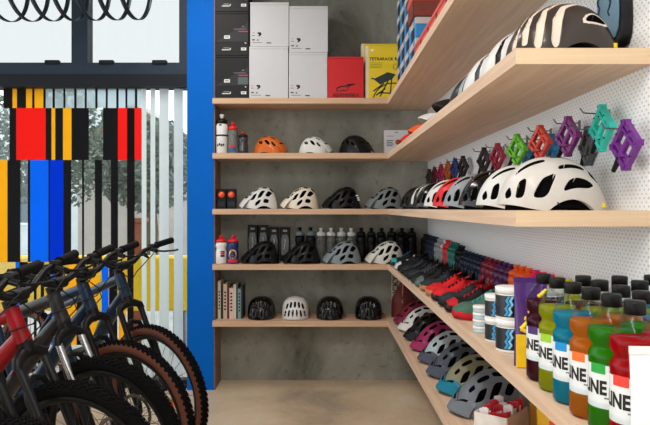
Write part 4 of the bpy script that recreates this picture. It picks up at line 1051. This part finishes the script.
PD = [('purple', (112, 30, 140), 626, 145, .100, 'purple pedal nearest the near end of the pegboard row'), ('turquoise', (48, 206, 190), 602, 128, .100, 'turquoise pedal hanging beside the purple one'), ('gunmetal', (92, 98, 104), 588, 146, .092, 'gunmetal pedal half hidden behind the pearl white helmet'),
      ('plum', (138, 52, 134), 568, 136.5, .096, 'plum pedal between the turquoise and the orange-red ones'), ('blue', (24, 140, 200), 551, 150, .088, 'blue pedal low behind the plum one'), ('orange-red', (222, 62, 34), 540, 143, .096, 'orange-red pedal beside the lime one'),
      ('sky_blue', (30, 140, 196), 526.5, 157, .086, 'blue pedal low between the lime and the orange-red ones'), ('lime', (112, 206, 36), 517, 150, .096, 'lime green pedal above the white road helmet'),
      ('crimson', (166, 22, 58), 497.6, 157, .094, 'crimson pedal beyond the lime one'), ('black', (26, 27, 30), 484, 160.5, .096, 'black pedal beside the crimson one'), ('black2', (26, 27, 30), 463, 167, .094, 'black pedal next to the navy blue one'),
      ('navy', (26, 62, 130), 455, 168.5, .092, 'navy blue pedal next to the amber one'), ('amber', (202, 100, 26), 448, 171, .092, 'amber orange pedal far along the pegboard'), ('magenta', (176, 22, 86), 441, 173.5, .092, 'magenta pedal far along the pegboard'),
      ('oxblood', (92, 24, 40), 434.5, 175.5, .090, 'dark oxblood pedal second from the corner'), ('black3', (30, 32, 34), 429.3, 177, .088, 'black pedal deepest in the corner')]
for n_, c_, px, py, sz, l in PD:
    Y, Zc = pedal(l, px, py, PM(n_, c_), sz, g, pins=px > 480, X=.817 if px in (588, 551, 526.5) else .772 if px in (568, 540, 517) else .786, yaw={626: 3, 602: 0, 588: -3, 551: -4, 526.5: -4, 568: 8, 540: 13, 517: 14}.get(px, 11))
    hook('wire hook holding the ' + l.split(' pedal')[0] + ' pedal ' + l.split(' pedal ')[1], Y + (.052 if px != 588 else -.050), Zc + sz * .52)
# mudguards above the second shelf
for i, (Yc, c_, l, h0) in enumerate(((1.79, (112, 148, 172), 'slate blue mudguard with dark script hanging behind the warm black helmet', .03), (1.745, (18, 18, 20), 'black mudguard hanging behind the slate blue one', .0))):
    t = thing('mudguard', l, 'mudguard', (XW - (.020 if i == 0 else .005), Yc, ZS[1] + .035 + h0), 0, 'mudguards on the pegboard')
    P = []; wds = [.02, .050, .064, .068, .066, .062, .058, .056, .054]
    for k, wd in enumerate(wds):
        zz = [0, .008, .03, .07, .11, .15, .19, .23, .27][k]
        P.append([(-.012 * (1 - (y) ** 2), y * wd, zz) for y in (-1, -.6, -.2, .2, .6, 1)])
    Q = [[(x + .003, y, zz) for x, y, zz in r] for r in P]
    b = MB(); b.grid(P); b.grid(Q, flip=True); b.grid([P[0], Q[0]]); b.grid([P[-1], Q[-1]]); b.grid([[r[0] for r in P], [r[0] for r in Q]]); b.grid([[r[-1] for r in P], [r[-1] for r in Q]])
    b.build('blade', mat('mudguard_%d' % i, c_, .45), t)
    if i == 0:
        for yy in (-.035, .03):
            q = MB()
            pts = [(-.0135 + .012 * (yy / .066) ** 2, yy + .008 * math.sin(k * 1.7), .07 + .012 * k) for k in range(14)]
            q.sweep(pts, .0022, 5); q.build('script_mark', mat('navy_script', (24, 36, 66), .5, noise=0), t)

# ------------------------------------------------------------------ mountain bikes
RUB = mat('tyre_rubber', (12, 12, 13), .85, noise=.12, scale=60, spec=.1); TAN = mat('tan_sidewall', (104, 56, 38), .75, noise=.08); SPK = mat('spoke_black', (52, 54, 58), .35, .6); CHN = mat('chain_steel', (130, 126, 118), .3, 1.0)
REFL = mat('orange_reflector', (255, 106, 10), .3, coat=.3); REFY = mat('yellow_reflector', (226, 190, 40), .3, coat=.6)
R_ = .365
LEAN = 6.0   # parked leaning a little to one side
def wheel_parts(parent, tan, rear, refl, seed):
    rnd = random.Random(seed); w_ = thing('wheel', None, None); w_.parent = parent
    kn = .0045; rt = .0275; rc = R_ - kn - rt; P = []; NS, NP_ = 72, 12
    for i in range(NS):
        a = 2 * PI * i / NS; row = []
        for k in range(NP_):
            q = 2 * PI * k / NP_ + PI / NP_; rr = rc + rt * math.cos(q); row.append((rr * math.cos(a), rt * 1.0 * math.sin(q), rr * math.sin(a)))
        P.append(row)
    b = MB(); b.grid(P, 0, True, True, True, flip=True); k = 0
    for i in range(NS):
        for j in range(NP_):
            q = 2 * PI * (j + .5) / NP_ + PI / NP_
            if -.55 < math.cos(q) < .55 and tan: b.m[k] = 1
            k += 1
    NK = 78
    for i in range(NK):
        for kk, (q, ln, wd, ht) in enumerate(((.0, .013, .010, kn), (.42, .012, .008, kn), (-.42, .012, .008, kn), (.85, .014, .009, kn + .001), (-.85, .014, .009, kn + .001))):
            a = 2 * PI * (i + (.5 if kk in (1, 2) else 0)) / NK
            rr = rc + (rt + ht / 2 - .001) * math.cos(q); y = (rt + ht / 2 - .001) * math.sin(q)
            Rm = Matrix.Rotation(-a, 3, 'Y') @ Matrix.Rotation(q, 3, 'Z')
            b.box((rr * math.cos(a), y, rr * math.sin(a)), (ht + .002, wd, ln), 0, Rm)
    b.build('tyre', [RUB, TAN], w_)
    r1_ = rc - rt + .004
    pr = [(r1_, -.014), (r1_ - .004, -.0165), (r1_ - .022, -.010), (r1_ - .026, 0), (r1_ - .022, .010), (r1_ - .004, .0165), (r1_, .014), (r1_ - .008, 0), (r1_, -.014)]
    MB().lathe(pr, 60, ax='y').build('rim', BLACK, w_)
    b = MB(); ri = r1_ - .024
    for i in range(28):
        a = 2 * PI * i / 28; s_ = 1 if i % 2 else -1; a2 = a + (.9 if (i // 2) % 2 else -.9)
        b.sweep([(.022 * math.cos(a2), s_ * .028, .022 * math.sin(a2)), (ri * math.cos(a), s_ * .002, ri * math.sin(a))], .0013, 4, caps=False)
    b.build('spokes', SPK, w_)
    MB().lathe([(0, -.055), (.010, -.055), (.012, -.034), (.026, -.030), (.026, -.025), (.013, -.020), (.013, .020), (.026, .025), (.026, .030), (.012, .034), (.010, .055), (0, .055)], 16, ax='y').build('hub', BLACK, w_)
    b = MB()
    P = []
    for i in range(40):
        a = 2 * PI * i / 40; P.append([(r * math.cos(a), y, r * math.sin(a)) for r, y in ((.074, .040), (.090 + .002 * (i % 2), .040), (.090 + .002 * (i % 2), .042), (.074, .042))])
    b.grid(P, 0, False, True, True)
    for i in range(6):
        a = PI * i / 3; b.sweep([(.02 * math.cos(a), .041, .02 * math.sin(a)), (.078 * math.cos(a + .35), .041, .078 * math.sin(a + .35))], .0035, 4, flat=.4)
    b.build('brake_rotor', CHN, w_)
    if rear:
        for i in range(7): MB().lathe([(.02, -.046 + i * .0045), (.058 - i * .006, -.046 + i * .0045), (.058 - i * .006, -.044 + i * .0045), (.02, -.044 + i * .0045)], 24, ax='y').build('sprocket', CHN, w_)
    for a in refl:
        Rm = Matrix.Rotation(-a, 3, 'Y'); b = MB(); b.box(Rm @ Vector((.225, -.010, 0)), (.110, .012, .030), 0, Rm); b.build('spoke_reflector', REFL, w_)
    w_.rotation_euler = (0, rnd.uniform(0, 1), 0) if not refl else (0, 0, 0)
    return w_
def bike(label, hub, phi, fc, fc2, tan, stan, refl=(), seed=1, rigid=False, bw=1.0):
    d = (math.sin(math.radians(phi)), math.cos(math.radians(phi))); rz = math.atan2(d[1], d[0])
    t = thing('mountain_bike', label, 'bicycle', (hub[0] + .010, hub[1] + .06, .0015), rz, 'row of parked mountain bikes')
    t.rotation_euler = (math.radians(LEAN), 0, rz)
    fw = wheel_parts(t, tan, False, refl, seed); fw.location = (0, 0, R_)
    rw = wheel_parts(t, tan, True, (), seed + 50); rw.location = (-1.17, 0, R_)
    # fork
    b = MB()
    b.sweep([(-.164, -.072, .785), (-.167, -.066, .808), (-.174, -.035, .824), (-.178, 0, .828), (-.174, .035, .824), (-.167, .066, .808), (-.164, .072, .785)], [.019, .020, .021, .025, .021, .020, .019], 10)
    b.sweep([(-.176, 0, .826), (-.190, 0, .866)], .029, 12)
    fk = b.build('fork', BLACK, t)
    for sy in (-1, 1):
        MB().sweep([(-.085, sy * .068, .60), (-.165, sy * .067, .80)], .0155, 12).build('stanchion', stan, fk)
        MB().sweep([(.006, sy * .062, R_ - .015), (-.004, sy * .064, R_ + .02), (-.02, sy * .068, .43), (-.092, sy * .068, .62)], [.012, .018, .021, .023], 12).build('lower_leg', BLACK, fk)
    MB().sweep([(-.100, -.066, .60), (-.135, -.062, .66), (-.158, -.045, .715), (-.164, 0, .728), (-.158, .045, .715), (-.135, .062, .66), (-.100, .066, .60)], [.012, .013, .013, .014, .013, .013, .012], 8).build('fork_brace', BLACK, fk)
    # frame
    hb_, ht_ = Vector((-.189, 0, .862)), Vector((-.236, 0, .985)); bb = Vector((-.735, 0, .335)); st = Vector((-.872, 0, .775))
    b = MB(); b.sweep([hb_, hb_.lerp(ht_, .5), ht_], [.031, .028, .029], 14)
    b.sweep([hb_ + Vector((-.012, 0, .018)), Vector((-.33, 0, .755)), Vector((-.58, 0, .475)), bb], [.033, .041, .042, .040], 12, flat=.82)
    b.sweep([ht_ + Vector((.008, 0, -.022)), Vector((-.42, 0, .895)), Vector((-.70, 0, .790)), st + Vector((.012, 0, -.03))], [.029, .031, .024, .020], 12, flat=.85)
    b.sweep([bb, st], [.024, .020], 12); b.sweep([bb + Vector((0, -.045, 0)), bb + Vector((0, .045, 0))], .026, 14)
    for sy in (-1, 1):
        b.sweep([bb + Vector((-.02, sy * .034, 0)), (-.90, sy * .052, .345), (-1.165, sy * .066, R_)], [.015, .012, .010], 8)
        b.sweep([st + Vector((0, sy * .014, -.05)), (-.96, sy * .045, .62), (-1.165, sy * .066, R_)], [.011, .010, .009], 8)
    fr_ = b.build('frame', fc, t)
    b = MB()
    for sy in (-1, 1): b.sweep([(-.30, sy * .0405, .805), (-.38, sy * .0405, .715), (-.46, sy * .041, .62)], [.004, .016, .005], 6, flat=.12)
    b.build('frame_graphic', fc2, fr_)
    b = MB(); b.sweep([ht_, (-.247, 0, 1.012)], .022, 12); b.sweep([(-.243, 0, 1.0), (-.196, 0, 1.030)], .020, 10); b.sweep([(-.196, -.03, 1.032), (-.196, .03, 1.032)], .024, 10); b.build('stem', BLACK, t)
    hbz = [(-.205 - .03, .385 * bw, 1.112), (-.212, .26 * bw, 1.106), (-.200, .15, 1.090), (-.196, .075, 1.045), (-.196, .03, 1.034), (-.196, -.03, 1.034), (-.196, -.075, 1.045), (-.200, -.15, 1.090), (-.212, -.26 * bw, 1.106), (-.235, -.385 * bw, 1.112)]
    bar = MB().sweep(hbz, [.011, .011, .012, .015, .0165, .0165, .015, .012, .011, .011], 10).build('handlebar', BLACK, t)
    for sy in (-1, 1):
        pr = []
        for k in range(17): pr.append(.0185 if k % 2 == 0 else .0165)
        pr[0] = .020; pr[-1] = .019
        MB().sweep([Vector((-.212, sy * .255 * bw, 1.106)).lerp(Vector((-.236, sy * .39 * bw, 1.1125)), k / 16) for k in range(17)], pr, 12).build('grip', BLACKM, bar)
        b = MB(); b.rbox((-.222, sy * .215 * bw - .016, 1.078), (-.178, sy * .215 * bw + .016, 1.118), .006); b.sweep([(-.18, sy * .19 * bw, 1.092), (-.14, sy * .19 * bw, 1.085)], .012, 8); b.build('lever_clamp', BLACK, bar)
        MB().sweep([(-.150, sy * .195 * bw, 1.085), (-.140, sy * .24 * bw, 1.075), (-.155, sy * .31 * bw, 1.066), (-.165, sy * .345 * bw, 1.062), (-.160, sy * .365 * bw, 1.064)], [.006, .006, .005, .005, .006], 6).build('brake_lever', BLACK, bar)
        MB().sweep([(-.222, sy * .17 * bw, 1.075), (-.205, sy * .165 * bw, 1.06), (-.20, sy * .18 * bw, 1.045)], [.010, .012, .006], 6).build('shifter', BLACK, bar)
        MB().sweep([(-.14, sy * .18 * bw, 1.085), (-.09, sy * .13, 1.05), (-.075, sy * .06, .985), (-.10, sy * .02, .93), (-.16, sy * .04, .87)] if sy < 0 else [(-.14, sy * .18 * bw, 1.085), (-.085, sy * .11, 1.075), (-.07, -.01, 1.01), (-.12, -.03, .94), (-.24, -.035, .90)], .0028, 6).build('cable', BLACK, bar)
    MB().sweep([st, (-.885, 0, .815), (-.925, 0, .945)], [.0155, .0145, .0145], 12).build('seatpost', BLACK, t)
    P = []
    for i in range(13):
        u = i / 12; hw = .010 + .012 * sm(u / .3) + .048 * sm((u - .45) / .4); hw *= max(.05, 1 - max(0, (u - .93) / .075) ** 2) ** .5; zz = .962 + .012 * (2 * u - 1) ** 2; x = -.79 - u * .265
        P.append([(x, -hw, zz - .018), (x, -hw * 1.0, zz - .006), (x, -hw * .6, zz + .008), (x, 0, zz + .010), (x, hw * .6, zz + .008), (x, hw, zz - .006), (x, hw, zz - .018)])
    b = MB(); b.grid(P, 0, True, False, True); b.add(P[0], [tuple(range(7))[::-1]]); b.add(P[-1], [tuple(range(7))]); b.build('saddle', BLACKM, t)
    b = MB(); b.lathe([(.060, -.050), (.080, -.050), (.082, -.048), (.080, -.046), (.060, -.046), (.060, -.050)], 36, ax='y', c=(bb.x, 0, bb.z))
    for k in range(4): b.sweep([bb + Vector((0, -.048, 0)), bb + Vector((.064 * math.cos(k * PI / 2 + .5), -.048, .064 * math.sin(k * PI / 2 + .5)))], .007, 6, flat=.5)
    ck = b.build('crankset', BLACK, t)
    for sy, a in ((-1, -.6), (1, -.6 + PI)):
        e = bb + Vector((.170 * math.cos(a), sy * .082, .170 * math.sin(a))); MB().sweep([bb + Vector((0, sy * .062, 0)), e], [.014, .011], 8).build('crank_arm', BLACK, ck)
        b = MB(); b.rbox((e.x - .048, min(e.y + sy * .012, e.y + sy * .105), e.z - .008), (e.x + .048, max(e.y + sy * .012, e.y + sy * .105), e.z + .008), .004); b.build('pedal', BLACK, ck)
    b = MB(); b.sweep([bb + Vector((.0, -.048, .081)), (-1.17, -.040, R_ + .05), ], .0045, 6, flat=.6); b.sweep([bb + Vector((0, -.048, -.081)), (-1.12, -.042, .215), (-1.15, -.042, .24), (-1.12, -.042, .30), (-1.17, -.040, R_ - .05)], .0045, 6, flat=.6); b.build('chain', CHN, t)
    b = MB(); b.sweep([(-1.17, -.064, R_ - .01), (-1.185, -.06, .30), (-1.12, -.045, .22)], [.012, .014, .010], 8); b.build('derailleur', BLACK, t)
    MB().sweep([(.006, .05, .40), (-.03, .055, .46)], .014, 8).build('brake_caliper', BLACK, fk)
    return t
FB = mat('frame_petrol', (10, 44, 68), .4, coat=.2, noise=.03, spec=.3); FD = mat('frame_deep_blue', (10, 42, 70), .4, coat=.2, noise=.03, spec=.3); FG = mat('frame_graphite', (42, 41, 43), .45, coat=.15, noise=.03, spec=.3); FR = mat('frame_red', (150, 4, 22), .4, coat=.15, noise=.03, spec=.3); FK = mat('frame_black', (18, 19, 21), .4, coat=.2)
GR1 = mat('graphic_pale', (150, 176, 190), .4); GR2 = mat('graphic_dark', (28, 28, 32), .4); GR3 = mat('graphic_red', (190, 24, 44), .4)
bike('petrol blue mountain bike with brown tyre sidewalls parked closest to the blue column', (-.858, 3.33), 125, FB, GR1, True, BLACK, (), 1)
bike('deep blue mountain bike with brown tyre sidewalls and orange spoke reflector', (-.889, 2.94), 115, FD, GR1, True, BLACK, (.35, 5.6), 2)
bike('graphite mountain bike with polished fork stanchions and black tyres', (-.882, 2.615), 110, FG, GR3, False, CHROME, (), 3)
bike('red mountain bike with black fork and black tyres', (-.874, 2.257), 104, FR, GR2, False, mat('smoke_stanchion', (40, 42, 46), .3, .5), (), 4)
bike('black mountain bike nearest in the row, only its front tyre showing', (-.855, 1.86), 113, FK, GR1, False, BLACK, (), 5, bw=.82)
